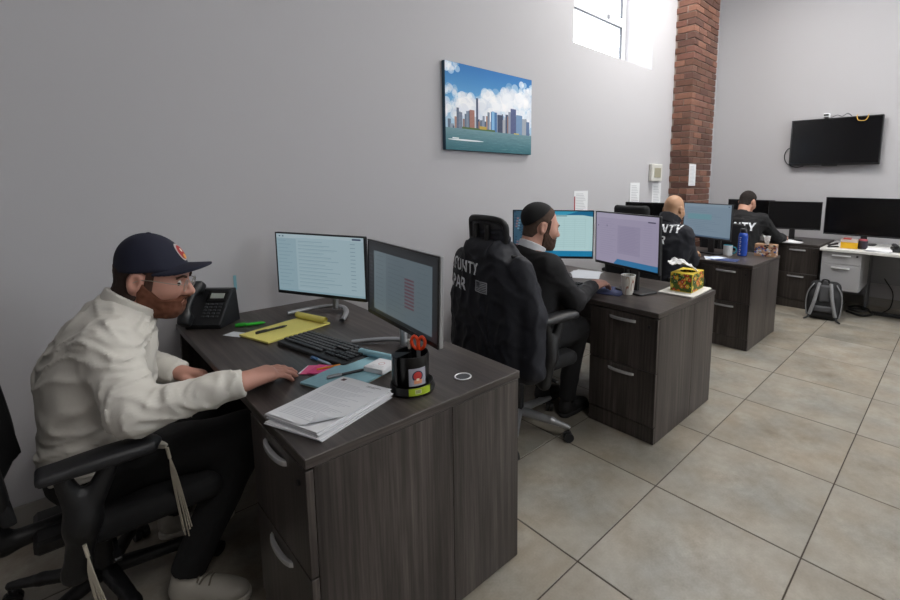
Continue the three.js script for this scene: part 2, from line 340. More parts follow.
// ------------------------------------------------------------------ monitors
function screenTex(kind) {
  return canvasTex(640, 360, (c, w, h) => {
    const line = (x, y, l, col, t = 2) => { c.fillStyle = col; c.fillRect(x, y, l, t); };
    if (kind === 'mail') {
      c.fillStyle = '#b9d3dd'; c.fillRect(0, 0, w, h); c.fillStyle = '#c6dde6'; c.fillRect(0, 0, w, 26); c.fillStyle = '#a9c6d2'; c.fillRect(0, 26, 150, h);
      for (let i = 0; i < 13; i++) { line(12, 40 + i * 23, 60 + (i * 37) % 60, '#8fb0bd', 3); line(165, 40 + i * 23, 180 + (i * 53) % 150, '#92b1be', 3); line(165, 48 + i * 23, 120 + (i * 71) % 160, '#a5c0cb', 2); line(545, 40 + i * 23, 34, '#7d9ba8', 3); }
      line(20, 10, 12, '#54707c', 8); line(45, 10, 12, '#54707c', 8); line(560, 8, 60, '#3f5170', 10); line(150, 22, 400, '#9ec3d2', 2); line(0, 348, 640, '#a3c4d1', 12);
    } else if (kind === 'sheet') {
      c.fillStyle = '#3b4046'; c.fillRect(0, 0, w, h); c.fillStyle = '#8fa2ad'; c.fillRect(60, 42, w - 100, h - 60); c.fillStyle = '#9aaeb8'; c.fillRect(60, 42, 130, h - 60);
      for (let i = 0; i < 12; i++) { line(8, 60 + i * 20, 40, '#565c63', 8); line(80, 62 + i * 22, 80, '#8499a4', 3); line(210, 62 + i * 22, 110 + (i * 47) % 90, '#7e939e', 3); line(480, 62 + i * 22, 60 + (i * 31) % 60, '#8195a0', 3); }
      for (let i = 0; i < 9; i++) line(370, 130 + i * 16, 84, '#8f5f70', 8);
      line(0, 0, 640, '#34383d', 20);
    } else if (kind === 'records') {
      c.fillStyle = '#bfe0e2'; c.fillRect(0, 0, w, h); c.fillStyle = '#3ea3c4'; c.fillRect(0, 0, w, 30); c.fillStyle = '#1c6f98'; c.beginPath(); c.moveTo(420, 30); c.lineTo(520, 0); c.lineTo(640, 0); c.lineTo(640, 42); c.lineTo(560, 30); c.fill();
      c.fillStyle = '#39586b'; c.fillRect(0, 0, 120, h); for (let i = 0; i < 60; i++) { c.fillStyle = ['#23394d', '#6d93a8', '#8d6a70', '#27435a'][i % 4]; c.fillRect((i * 41) % 110, (i * 67) % 350, 16, 12); }
      for (let i = 0; i < 14; i++) { line(150, 60 + i * 17, 430, '#a9cdd0', 2); line(170, 66 + i * 17, 70, '#9dbfc4', 3); }
      for (let i = 0; i < 6; i++) { c.fillStyle = '#a9cdd0'; c.fillRect(150 + i * 86, 60, 2, 240); }
      c.fillStyle = '#1f86b4'; c.fillRect(120, 316, 520, 44); line(240, 34, 190, '#4d7c86', 6);
    } else if (kind === 'violet') {
      c.fillStyle = '#b3abc6'; c.fillRect(0, 0, w, h); c.fillStyle = '#bcb5ce'; c.fillRect(0, 0, w, 34); c.fillStyle = '#a9a1bd'; c.fillRect(240, 80, 230, 200);
      for (let i = 0; i < 16; i++) { line(40, 60 + i * 16, 120 + (i * 43) % 70, '#a39bb8', 2); line(260, 92 + i * 11, 150 + (i * 31) % 50, '#9a92b0', 2); line(500, 60 + i * 16, 80, '#a79fbb', 2); }
      line(20, 90, 8, '#5a5470', 10); line(120, 84, 6, '#5a5470', 14); line(540, 34, 70, '#4a4460', 8);
      c.fillStyle = '#3d86bb'; c.beginPath(); c.moveTo(240, 322); c.lineTo(640, 322); c.lineTo(640, 360); c.lineTo(200, 360); c.fill();
    } else {
      c.fillStyle = '#93aabd'; c.fillRect(0, 0, w, h); c.fillStyle = '#9db3c4'; c.fillRect(0, 0, w, 30);
      for (let i = 0; i < 14; i++) { line(30, 50 + i * 20, 240 + (i * 61) % 260, '#8199ae', 4); }
      c.fillStyle = '#7fb0bd'; c.fillRect(60, 110, 330, 60); line(600, 14, 20, '#27406a', 10); line(0, 345, 640, '#5d7690', 15);
    }
  });
}
const bezelMat = M(0x131417, 0.35), backMat = M(0x202227, 0.5);
// c: panel centre (x, y, d); stands on a surface at height `on`
function monitor({ c, yaw, tilt = 0, w, h, screen, glow = 0.55, label, stand = 'arc', on = TOP, rim = backMat, chin = 0.016, dx = 0, behind = 0.1 }) {
  const o = thing('monitor', label, 'monitor', [c[0], on + 0.001, c[2]], yaw);
  const cy = c[1] - on, p = group('screen_panel', o); p.position.y = cy; p.rotation.x = -tilt;
  const T = 0.022;
  mesh('housing', [box(w, h, T - 0.006, 0.003).translate(0, 0, -T / 2 - 0.003), box(w * 0.5, h * 0.45, 0.03, 0.008).translate(0, -0.01, -T - 0.012)], rim, p);
  const b = 0.007;
  mesh('bezel', [box(w, b, 0.006, 0.001).translate(0, h / 2 - b / 2, -0.003), box(w, chin, 0.006, 0.001).translate(0, -h / 2 + chin / 2, -0.003), box(b, h - b - chin, 0.006, 0.001).translate(-w / 2 + b / 2, (chin - b) / 2, -0.003), box(b, h - b - chin, 0.006, 0.001).translate(w / 2 - b / 2, (chin - b) / 2, -0.003)], bezelMat, p);
  const sg = new THREE.PlaneGeometry(w - 2 * b, h - b - chin).translate(0, (chin - b) / 2, -0.0025);
  const sm_ = screen ? M(0x050505, 0.3, 0, { emissive: 0xffffff, emissiveMap: screenTex(screen), emissiveIntensity: glow }) : M(0x08080a, 0.18);
  mesh('screen', mergeGeometries([sg, new THREE.BoxGeometry(w - 2 * b, h - b - chin, 0.002).translate(0, (chin - b) / 2, -0.0045)].map((g) => g.toNonIndexed())), sm_, p).userData.label = screen ? 'lit screen' : 'dark screen';
  const nz = -behind;
  if (stand === 'arc') {
    mesh('stand_neck', [rod([dx, 0.012, nz], [dx, cy - 0.02, nz], 0.016), box(0.05, 0.09, 0.05, 0.006).translate(dx, cy - 0.03, nz + 0.02)], silver, o);
    const pts = []; for (let i = 0; i <= 16; i++) { const t = i / 16 * 2 - 1; pts.push(new THREE.Vector3(dx + t * 0.17, 0.0135 + 0.014 * (1 - t * t), nz + 0.17 * t * t - 0.02)); }
    const g = tube(pts, 0.013, 40, 8); g.applyMatrix4(new THREE.Matrix4().makeScale(1, 0.75, 1));
    mesh('stand_foot', g, silver, o);
  } else {
    mesh('stand_neck', [box(0.06, cy - 0.02, 0.025, 0.004).translate(dx, (cy - 0.02) / 2, nz), box(0.1, 0.1, 0.04, 0.006).translate(dx, cy - 0.02, nz + 0.03)], blackPlastic, o);
    mesh('stand_foot', slab(rrect(0.22, 0.16, 0.03), 0.012, 0.004).translate(dx, 0, nz - 0.01), blackPlastic, o);
  }
  return o;
}
monitor({ c: [-2.30, 1.0, 0.93], yaw: 0.42, w: 0.556, h: 0.318, screen: 'mail', label: 'monitor showing a pale blue mail list, beside the wall on the nearest desk', dx: 0.0 });
monitor({ c: [-1.45, 1.043, 0.862], yaw: -0.1, tilt: 0.03, w: 0.56, h: 0.3, screen: 'sheet', glow: 0.3, label: 'dim monitor behind the pencil cup on the nearest desk, seen with its silver edge', rim: silver, dx: -0.18, behind: 0.1 });
monitor({ c: [-2.05, 1.06, 2.43], yaw: 0.72, w: 0.56, h: 0.336, screen: 'records', glow: 0.75, label: 'monitor with a teal and white page, in front of the man in the skullcap', stand: 'block', dx: 0.03 });
monitor({ c: [-1.48, 1.068, 2.43], yaw: -0.257, tilt: -0.02, w: 0.546, h: 0.337, screen: 'violet', glow: 0.62, label: 'monitor with a violet screen above the paper cup', stand: 'block' });
monitor({ c: [-1.765, 1.06, 4.33], yaw: -0.25, w: 0.53, h: 0.335, screen: 'blue', glow: 0.55, label: 'monitor with a blue grey screen behind the blue water bottle', stand: 'block' });
monitor({ c: [-2.33, 1.05, 4.3], yaw: 0.25, w: 0.53, h: 0.33, label: 'black monitor behind the bald man, next to the brick pillar', stand: 'block' });
monitor({ c: [-1.45, 1.042, 6.12], yaw: 0.35, tilt: 0, w: 0.55, h: 0.33, label: 'dark monitor to the right of the man in the black hooded top', stand: 'block', on: TOP });
monitor({ c: [-1.97, 1.045, 6.2], yaw: 0.05, w: 0.55, h: 0.33, label: 'dark monitor half hidden behind the man in the black hooded top', stand: 'block' });
monitor({ c: [-0.8, 1.05, 6.3], yaw: -0.02, w: 0.76, h: 0.43, label: 'large dark monitor on the white desk', stand: 'block', on: 0.735 });

// ------------------------------------------------------------------ things on the nearest desk
const Y1 = TOP + 0.0005;
function flat(name, label, category, x, d, turn, on = Y1) { return thing(name, label, category, [x, on, d], turn); }
function pen(name, label, a, b, col, tip, r = 0.0045, on = Y1) {
  const dx = b[0] - a[0], dd = b[1] - a[1], l = Math.hypot(dx, dd), o = flat(name, label, 'pen', (a[0] + b[0]) / 2, (a[1] + b[1]) / 2, Math.atan2(dd, dx), on);
  mesh('barrel', lathe([[0, -l / 2], [r * 0.8, -l / 2], [r, -l / 2 + 0.004], [r, l / 2 - 0.018], [r * 0.35, l / 2 - 0.002], [0, l / 2]], 14).rotateZ(-Math.PI / 2).translate(0, r, 0), M(col, 0.35), o);
  mesh('cap', lathe([[0, -l / 2 - 0.001], [r * 1.12, -l / 2 - 0.001], [r * 1.15, -l / 2 + l * 0.34], [r, -l / 2 + l * 0.35]], 14).rotateZ(-Math.PI / 2).translate(0, r * 1.15, 0), M(tip, 0.35), o);
  mesh('clip', box(l * 0.28, 0.0012, 0.003, 0.0004).translate(-l / 2 + l * 0.16, r * 2.4, 0), M(tip, 0.3), o);
  return o;
}
{ // desk telephone, its face leaning back towards the wall
  const o = flat('desk_telephone', 'black desk telephone with its handset on the cradle at the desk corner', 'telephone', -2.535, 0.52, 0.8);
  const prof = new THREE.Shape(); prof.moveTo(-0.07, 0); prof.lineTo(0.075, 0); prof.lineTo(0.08, 0.014); prof.lineTo(-0.03, 0.15); prof.lineTo(-0.055, 0.15); prof.closePath(); // x: towards the user
  const body = new THREE.ExtrudeGeometry(prof, { depth: 0.15, bevelEnabled: true, bevelSize: 0.006, bevelThickness: 0.006, bevelSegments: 2 }).translate(0, 0.006, -0.075).rotateY(-Math.PI / 2);
  mesh('base', body, M(0x1b1d20, 0.4), o);
  const sl = Math.atan2(0.136, 0.11), up = group('face', o); up.position.set(0, 0.096, 0.034); up.rotation.x = sl;   // tilted face, local z down the face
  mesh('display_frame', box(0.09, 0.004, 0.052, 0.001).translate(0.028, 0.001, -0.048), M(0x0c0d0f, 0.25), up);
  mesh('display', box(0.062, 0.003, 0.026, 0.001).translate(0.03, 0.003, -0.05), M(0xa3a9a2, 0.3), up);
  const key = box(0.014, 0.005, 0.008, 0.0015), km = M(0x3a3d42, 0.5), ks = [];
  for (let r = 0; r < 5; r++) for (let c = 0; c < 4; c++) ks.push(key.clone().translate(-0.004 + c * 0.021, 0.003, -0.008 + r * 0.0155));
  mesh('keys', ks, km, up);
  const hs = group('handset', o); hs.position.set(-0.058, 0.098, 0.034); hs.rotation.x = sl;
  mesh('grip', surface(uni(0.03, cap([0, 0.042, -0.07], [0, 0.042, 0.07], 0.016, 0.016), rbox([0, 0.022, -0.082], [0.024, 0.024, 0.028], 0.014), rbox([0, 0.022, 0.082], [0.024, 0.024, 0.028], 0.014)), [-0.04, -0.02, -0.13], [0.04, 0.08, 0.13], 0.004), M(0x15171a, 0.38), hs);
  mesh('handset_cord', tube([[-0.06, 0.03, 0.085], [-0.08, 0.012, 0.08], [-0.085, 0.006, 0.02], [-0.07, 0.006, -0.06]], 0.0035, 40, 6), blackPlastic, o);
}
pen('highlighter', 'bright green highlighter lying between telephone and yellow pad', [-2.40, 0.575], [-2.36, 0.69], 0x2bb52e, 0x1f9a25, 0.0075);
tag(mesh('blank_card', box(0.09, 0.0015, 0.055, 0.0004), M(0xc9cdd2, 0.8)), 'small white card at the corner of the yellow pad', 'card').position.set(-2.285, Y1 + 0.001, -0.548);
scene.children.at(-1).rotation.y = 0.5;
// ruled pad whose used pages are rolled over the far end
function rolledPad(name, label, x, d, turn, w, l, col, lineCol, rollR) {
  const o = flat(name, label, 'notepad', x, d, turn);
  const t = canvasTex(256, 384, (c, W_, H_) => { c.fillStyle = col; c.fillRect(0, 0, W_, H_); c.fillStyle = lineCol; for (let i = 1; i < 30; i++) c.fillRect(0, i * 12.8, W_, 1); c.fillRect(30, 0, 1, H_); });
  const pageM = M(0xffffff, 0.85, 0, { map: t }), edge = M(col, 0.85);
  mesh('backing_board', box(w, 0.0015, l, 0.0004).translate(0, 0.001, 0), M(0x8a7a5c, 0.9), o);
  mesh('pages', box(w, 0.008, l, 0.0008).translate(0, 0.0062, 0), edge, o);
  const pg = new THREE.PlaneGeometry(w - 0.002, l - 0.002, 1, 8).rotateX(-Math.PI / 2).translate(0, 0.0105, 0); mesh('top_page', pg, pageM, o);
  const sp = []; for (let i = 0; i <= 60; i++) { const a = i / 60 * Math.PI * 3.6, r = rollR - 0.0011 * a * rollR / 0.016; sp.push([Math.cos(a - Math.PI / 2) * r, Math.sin(a - Math.PI / 2) * r + rollR]); }
  const g = new THREE.BufferGeometry(), pos = [], idx = []; sp.forEach(([a, b], i) => { pos.push(-w / 2, b + 0.011, -l / 2 + 0.025 + a, w / 2, b + 0.011, -l / 2 + 0.025 + a); if (i) idx.push(2 * i - 2, 2 * i, 2 * i - 1, 2 * i - 1, 2 * i, 2 * i + 1); });
  g.setAttribute('position', new THREE.Float32BufferAttribute(pos, 3)); g.setIndex(idx); g.computeVertexNormals();
  const roll = M(col, 0.85, 0, { side: THREE.DoubleSide }); mesh('rolled_pages', g, roll, o);
  return o;
}
rolledPad('legal_pad', 'yellow ruled legal pad with its pages rolled over', -2.19, 0.725, 0.28, 0.2, 0.31, '#e3d878', '#c9c08a', 0.017);
pen('ballpoint_pen', 'black pen lying on the yellow legal pad', [-2.19, 0.6], [-2.21, 0.735], 0x141414, 0x101010, 0.005, Y1 + 0.0115);
rolledPad('blue_notepad', 'pale blue notepad with rolled pages under the paper stack', -1.515, 0.722, 0.33, 0.2, 0.3, '#8fb9c6', '#7fa9b8', 0.014);
pen('ballpoint_pen', 'black and silver pen half under the paper stack on the blue notepad', [-1.515, 0.62], [-1.49, 0.75], 0x22242a, 0x8b8f95, 0.005, Y1 + 0.0115);
{
  const o = flat('sticky_note_block', 'white note block with a faint red print on the blue notepad', 'note block', -1.465, 0.792, 0.35, Y1 + 0.0115);
  const t = canvasTex(128, 128, (c) => { c.fillStyle = '#d9dade'; c.fillRect(0, 0, 128, 128); c.strokeStyle = '#b98a93'; c.lineWidth = 4; c.beginPath(); c.arc(64, 58, 16, 0, 7); c.stroke(); c.fillStyle = '#a9aab4'; for (let i = 0; i < 3; i++) c.fillRect(24, 86 + i * 11, 80, 3); });
  mesh('note_pages', box(0.085, 0.017, 0.085, 0.001).translate(0, 0.009, 0), M(0xd5d6da, 0.85), o);
  mesh('top_note', new THREE.PlaneGeometry(0.084, 0.084).rotateX(-Math.PI / 2).translate(0, 0.0182, 0), M(0xffffff, 0.85, 0, { map: t }), o);
}
{
  const o = flat('pink_sticky_notes', 'pink sticky notes lying in front of the keyboard', 'sticky notes', -1.648, 0.632, 0.75);
  [[0, 0, 0.06], [0.03, 0.004, -0.1]].forEach(([x, z, r], i) => mesh('note', box(0.076, 0.003, 0.076, 0.0005).rotateY(r).translate(x, 0.002 + i * 0.003, z), M(i ? 0xe8548f : 0xf06a9c, 0.8), o));
  mesh('white_edge', box(0.008, 0.002, 0.074, 0.0004).translate(-0.04, 0.0015, 0), paperWhite, o);
}
pen('ballpoint_pen', 'pale blue pen resting against the front edge of the keyboard', [-1.765, 0.668], [-1.645, 0.69], 0xa9c3d8, 0x4c7fb5, 0.005);
{ // orange pencil
  const o = flat('pencil', 'orange pencil between the pink notes and blue notepad', 'pencil', -1.612, 0.688, 1.35, Y1 + 0.007);
  mesh('shaft', cyl(0.0035, 0.0035, 0.12, 6).rotateZ(Math.PI / 2).translate(0, 0.0035, 0), M(0xe08a1e, 0.5), o);
  mesh('point', cyl(0, 0.0035, 0.016, 6).rotateZ(-Math.PI / 2).translate(0.068, 0.0035, 0), M(0xc9a778, 0.7), o);
}
function keyboard(label, x, d, turn) {
  const o = flat('keyboard', label, 'keyboard', x, d, turn);
  mesh('keyboard_body', slab(rrect(0.44, 0.155, 0.014), 0.016, 0.004), M(0x1c1d20, 0.5), o);
  const ks = [], k = (w) => box(w, 0.008, 0.0155, 0.002);
  for (let r = 0; r < 6; r++) {
    let xx = -0.212; const row = r === 5 ? [0.022, 0.02, 0.022, 0.11, 0.022, 0.02, 0.022] : [r === 0 ? 0.016 : 0.018 + r * 0.003, ...Array(12).fill(0.0162), 0.03 - r * 0.002];
    for (const w of row) { ks.push(k(w).translate(xx + w / 2, 0.02, -0.056 + r * 0.0205)); xx += w + 0.0025; }
    for (let c = 0; c < 3; c++) if (r !== 3) ks.push(k(0.0162).translate(0.075 + c * 0.0188, 0.02, -0.056 + r * 0.0205));
    for (let c = 0; c < 4; c++) ks.push(k(0.0162).translate(0.14 + c * 0.0188, 0.02, -0.056 + r * 0.0205));
  }
  const m = mesh('keys', ks, M(0x25272b, 0.45), o); m.userData.kind = 'stuff'; return o;
}
keyboard('black computer keyboard beside the yellow legal pad', -1.822, 0.748, 0.19);
{ // stack of printed sheets with a curled corner
  const o = flat('paper_stack', 'stack of white printed sheets at the front edge of the nearest desk', 'paper stack', -1.322, 0.553, 0.29);
  const t = canvasTex(340, 440, (c, w, h) => {
    c.fillStyle = '#dfe1e6'; c.fillRect(0, 0, w, h); c.fillStyle = '#aeb1bb';
    for (let i = 0; i < 34; i++) if (i % 7 !== 5) c.fillRect(34, 60 + i * 10.6, 150 + (i * 97) % 120, 2.2);
    c.fillStyle = '#5d4a4d'; c.fillRect(26, 18, 26, 24); c.fillStyle = '#6e7079'; c.fillRect(200, 24, 90, 4); c.fillRect(200, 34, 60, 3);
  });
  const sheet = (w, l, curl, m) => {
    const g = new THREE.PlaneGeometry(w, l, 24, 24).rotateX(-Math.PI / 2), p = g.attributes.position;
    for (let i = 0; i < p.count; i++) { const x = p.getX(i), z = p.getZ(i), s = Math.max(0, (x / w + z / l) - 0.62); p.setY(i, curl * s * s * 0.9 + 0.0012 * Math.sin(x * 30 + z * 22)); if (curl) { p.setX(i, x - s * s * 0.25); p.setZ(i, z - s * s * 0.2); } }
    g.computeVertexNormals(); return g;
  };
  for (let i = 0; i < 9; i++) { const b = mesh('sheets', box(0.214 + rr(-0.001, 0.001), 0.0022, 0.277, 0.0004), M([0xdfe0e4, 0xcfd1d6, 0xe4e5e9][i % 3], 0.85), o); b.position.set(rr(-0.004, 0.004) + (i < 3 ? 0.006 : 0), 0.0014 + i * 0.0026, rr(-0.004, 0.004) + (i < 3 ? 0.01 : 0)); b.rotation.y = rr(-0.02, 0.02) + (i < 3 ? 0.05 : 0); }
  const top = mesh('top_sheet', sheet(0.214, 0.277, 0.25), M(0xffffff, 0.85, 0, { map: t, side: THREE.DoubleSide }), o); top.position.y = 0.0265; top.rotation.y = 0.02;
}
{ // pencil cup
  const o = flat('pencil_cup', 'black round pencil cup with a badge sticker and lime label', 'pencil cup', -1.268, 0.795, 0), bm = M(0x111214, 0.28);
  mesh('base_ring', lathe([[0, 0.001], [0.07, 0.001], [0.073, 0.005], [0.073, 0.012], [0.069, 0.016], [0.069, 0.03], [0.066, 0.031], [0.065, 0.016], [0, 0.014]], 48), bm, o);
  mesh('cup', lathe([[0, 0.012], [0.054, 0.012], [0.0555, 0.125], [0.055, 0.127], [0.0525, 0.126], [0.051, 0.018], [0, 0.018]], 48), bm, o);
  const ring = []; for (let i = 0; i <= 10; i++) { const a = Math.PI * (0.95 + 0.55 * i / 10); ring.push([Math.cos(a) * 0.062, 0.075, -Math.sin(a) * 0.062]); }
  mesh('side_pocket', new THREE.CylinderGeometry(0.064, 0.064, 0.11, 20, 1, false, -0.75, 0.95).translate(0, 0.072, 0), bm, o);
  const curved = (r, y0, y1, a0, a1, m, name) => { const g = new THREE.CylinderGeometry(r, r, y1 - y0, 16, 1, true, a0, a1 - a0).translate(0, (y0 + y1) / 2, 0); return mesh(name, g, m, o); };
  // CylinderGeometry: angle 0 points to +z (towards the viewer), growing to +x
  curved(0.0735, 0.008, 0.033, 0.85, 1.85, M(0xffffff, 0.5, 0, { side: THREE.DoubleSide, map: canvasTex(256, 64, (c) => { c.fillStyle = '#a6bf2a'; c.fillRect(0, 0, 256, 64); c.fillStyle = '#c9cf9a'; c.fillRect(70, 14, 70, 36); c.fillStyle = '#3b3f22'; for (let i = 0; i < 3; i++) c.fillRect(76, 20 + i * 9, 56, 4); }) }), 'lime_label');
  const bt = canvasTex(128, 128, (c) => { c.fillStyle = '#a7a9b5'; c.fillRect(0, 0, 128, 128); c.fillStyle = '#30324a'; c.beginPath(); c.arc(64, 58, 40, 0, 7); c.fill(); c.fillStyle = '#c23a36'; c.beginPath(); c.arc(64, 56, 31, 0, 7); c.fill(); c.fillStyle = '#e09a72'; c.fillRect(36, 84, 60, 30); c.fillStyle = '#f0e2c8'; c.fillRect(54, 74, 22, 18); });
  const st = new THREE.CylinderGeometry(0.0568, 0.0568, 0.058, 12, 1, true, 0.82, 1.0).translate(0, 0.062, 0);
  const stm = mesh('badge_sticker', st, M(0xffffff, 0.5, 0, { map: bt, side: THREE.DoubleSide }), o); stm.rotation.z = 0; 
  const sc = thing('scissors', 'scissors with orange handles standing in the pencil cup', 'scissors', [-1.258, Y1 + 0.019, 0.815], 0.5);
  for (const s of [-1, 1]) {
    const hdl = tube([[s * 0.004, 0.115, 0], [s * 0.02, 0.125, 0], [s * 0.024, 0.145, 0], [s * 0.014, 0.158, 0], [s * 0.003, 0.148, 0], [s * 0.001, 0.128, 0]], 0.0055, 30, 8, true);
    mesh('handle', hdl, M(0xee4a1c, 0.4), sc); mesh('blade', box(0.009, 0.115, 0.0015, 0.0004).rotateZ(-s * 0.03).translate(s * 0.002, 0.062, s * 0.001), steel, sc);
  }
  const p2 = thing('marker', 'white capped marker standing in the pencil cup', 'pen', [-1.302, Y1 + 0.0185, 0.81]);
  mesh('barrel', rod([0, 0.002, 0], [0.005, 0.11, 0.004], 0.005), M(0x202226, 0.4), p2); mesh('cap', rod([0.005, 0.11, 0.004], [0.0065, 0.142, 0.005], 0.0055), M(0xcfcfc8, 0.4), p2);
}
{ // cable grommets in the desk tops
  const mk = (parent, x, d) => { const l = W(x, TOP, d).sub(parent.position); const g = mesh('cable_grommet', lathe([[0.026, 0], [0.03, 0.0005], [0.0305, 0.003], [0.029, 0.0045], [0.0255, 0.0035], [0.025, 0.001]], 32), M(0xd5d6d8, 0.35, 0.4), parent); g.position.set(l.x, TOP, l.z); const c = mesh('grommet_cover', cyl(0.0255, 0.0255, 0.003, 32), M(0x34363a, 0.5), parent); c.position.set(l.x, TOP + 0.001, l.z); };
  mk(desk1, -1.222, 0.97);
}

// ------------------------------------------------------------------ things on the second desk
{
  const o = flat('paper_cup', 'white paper coffee cup with a faint brown and green print', 'cup', -1.452, 2.44, 0);
  const t = canvasTex(256, 256, (c) => { c.fillStyle = '#d3d0c8'; c.fillRect(0, 0, 256, 256); for (let i = 0; i < 60; i++) { c.strokeStyle = ['#a67f6a', '#8f9a84', '#b5a28c', '#9d6f62'][i % 4]; c.lineWidth = 4; c.beginPath(); c.arc((i * 53) % 256, (i * 89) % 256, 8 + i % 7, i, i + 4); c.stroke(); } });
  mesh('cup_wall', lathe([[0.0, 0.004], [0.03, 0.004], [0.03, 0.0], [0.032, 0.0], [0.0445, 0.118], [0.042, 0.118], [0.03, 0.008], [0, 0.008]], 40), M(0xffffff, 0.6, 0, { map: t }), o);
  mesh('rim', new THREE.TorusGeometry(0.0435, 0.0022, 8, 40).rotateX(Math.PI / 2).translate(0, 0.118, 0), paperWhite, o);
}
function tissueBox(label, x, d, turn, w, h, l, print, on = Y1) {
  const o = flat('tissue_box', label, 'tissue box', x, d, turn, on);
  const t = canvasTex(256, 192, print), side = M(0xffffff, 0.55, 0, { map: t }), g = [];
  const pl = (a, b, ry, px, pz) => new THREE.PlaneGeometry(a, b).rotateY(ry).translate(px, h / 2 + 0.001, pz);
  mesh('box_walls', mergeGeometries([pl(w, h, 0, 0, l / 2), pl(w, h, Math.PI, 0, -l / 2), pl(l, h, Math.PI / 2, w / 2, 0), pl(l, h, -Math.PI / 2, -w / 2, 0), new THREE.PlaneGeometry(w, l).rotateX(Math.PI / 2).translate(0, 0.001, 0)]), side, o);
  const s = rrect(w, l, 0.002), hole = new THREE.Path(); hole.absellipse(0, 0, w * 0.33, l * 0.22, 0, Math.PI * 2); s.holes.push(hole);
  const top = new THREE.ShapeGeometry(s, 20).rotateX(-Math.PI / 2).translate(0, h + 0.001, 0); mesh('box_top', top, M(print.top, 0.55, 0, { side: THREE.DoubleSide }), o);
  return o;
}
const flowers = (c, w, h) => { c.fillStyle = '#4d5f1c'; c.fillRect(0, 0, w, h); for (let i = 0; i < 34; i++) { const x = rnd() * w, y = rnd() * h; c.fillStyle = ['#d8b51f', '#c9431f', '#2f6b2a', '#e6d04a', '#b03a2a', '#1f4f2a', '#d9782a'][i % 7]; for (let k = 0; k < 5; k++) { c.beginPath(); c.arc(x + Math.cos(k * 1.256) * 13, y + Math.sin(k * 1.256) * 13, 11, 0, 7); c.fill(); } c.fillStyle = '#e8d9a0'; c.beginPath(); c.arc(x, y, 6, 0, 7); c.fill(); } c.strokeStyle = '#d6bf2a'; c.lineWidth = 12; c.strokeRect(0, 0, w, h); };
flowers.top = 0xc9ad25;
const collage = (c, w, h) => { c.fillStyle = '#b98f6e'; c.fillRect(0, 0, w, h); for (let i = 0; i < 46; i++) { c.fillStyle = ['#20242e', '#d8c9b4', '#3e5aa0', '#d9b59a', '#8a3f33', '#c9d2dc', '#5a3a2c'][i % 7]; c.save(); c.translate(rnd() * w, rnd() * h); c.rotate(i); c.fillRect(-12, -16, 26, 30); c.restore(); } };
collage.top = 0xa98467;
// pad below, tissue above
{
  const o = flat('white_tray', 'thin white square tray under the yellow flowered tissue box', 'tray', -1.235, 2.77, 0.05);
  mesh('tray_plate', slab(rrect(0.215, 0.32, 0.012), 0.009, 0.003), M(0xd8d6d0, 0.6), o);
}
tissueBox('yellow and green flowered tissue box with a tissue pulled up', -1.235, 2.79, 0.08, 0.135, 0.115, 0.21, flowers, Y1 + 0.0095);
function tissue(label, x, d, on, lie, turn = 0) {
  const g = new THREE.PlaneGeometry(0.13, 0.13, 26, 26), p = g.attributes.position;
  for (let i = 0; i < p.count; i++) {
    const u = p.getX(i) / 0.13, v = p.getY(i) / 0.13 + 0.5, w = 0.35 + v * 0.75;
    const fold = Math.sin(u * 14 + v * 3) * 0.012 * (0.4 + v) + N(u * 5, v * 5, 3) * 0.02;
    if (lie) { p.setXYZ(i, u * 0.09 * w + Math.sin(v * 6) * 0.008, 0.004 + Math.sin(Math.min(v * 2.2, Math.PI)) * 0.035 + Math.abs(fold) * 0.9, -0.02 + v * 0.12 - 0.04 + fold * 0.4); }
    else p.setXYZ(i, u * 0.06 * w + fold * 0.4, v * 0.09, fold * 1.3);
  }
  g.computeVertexNormals();
  const o = tag(mesh('tissue', g, M(0xe6e6e6, 0.95, 0, { side: THREE.DoubleSide })), label, 'tissue'); o.position.set(x, on, -d); o.rotation.y = turn; return o;
}
tissue('white tissue flopped over the yellow flowered box', -1.255, 2.77, Y1 + 0.12, true, -0.9).scale.setScalar(1.4);
{
  const o = flat('mouse_pad', 'dark blue mouse pad under the hand of the man in the skullcap', 'mouse pad', -1.57, 2.43, 0.25);
  mesh('pad_sheet', slab(rrect(0.19, 0.22, 0.02), 0.003, 0.001), M(0x2a3358, 0.8), o);
}
keyboard('black keyboard in front of the man in the skullcap', -1.88, 2.33, 0.1).rotation.y = 0.2;
pen('ballpoint_pen', 'black pen lying on the desk behind the paper cup', [-1.40, 2.5], [-1.46, 2.62], 0x17181b, 0x101114);
{
  const o = flat('desk_papers', 'loose papers under the monitors of the second desk', 'papers', -1.98, 2.74, 0.2);
  for (let i = 0; i < 2; i++) { const s = mesh('sheet', box(0.21, 0.0012, 0.28, 0.0003), M(0xb4b8bf, 0.85), o); s.position.set(i * 0.03 - 0.03, 0.001 + i * 0.0016, i * 0.02); s.rotation.y = i * 0.35; }
}
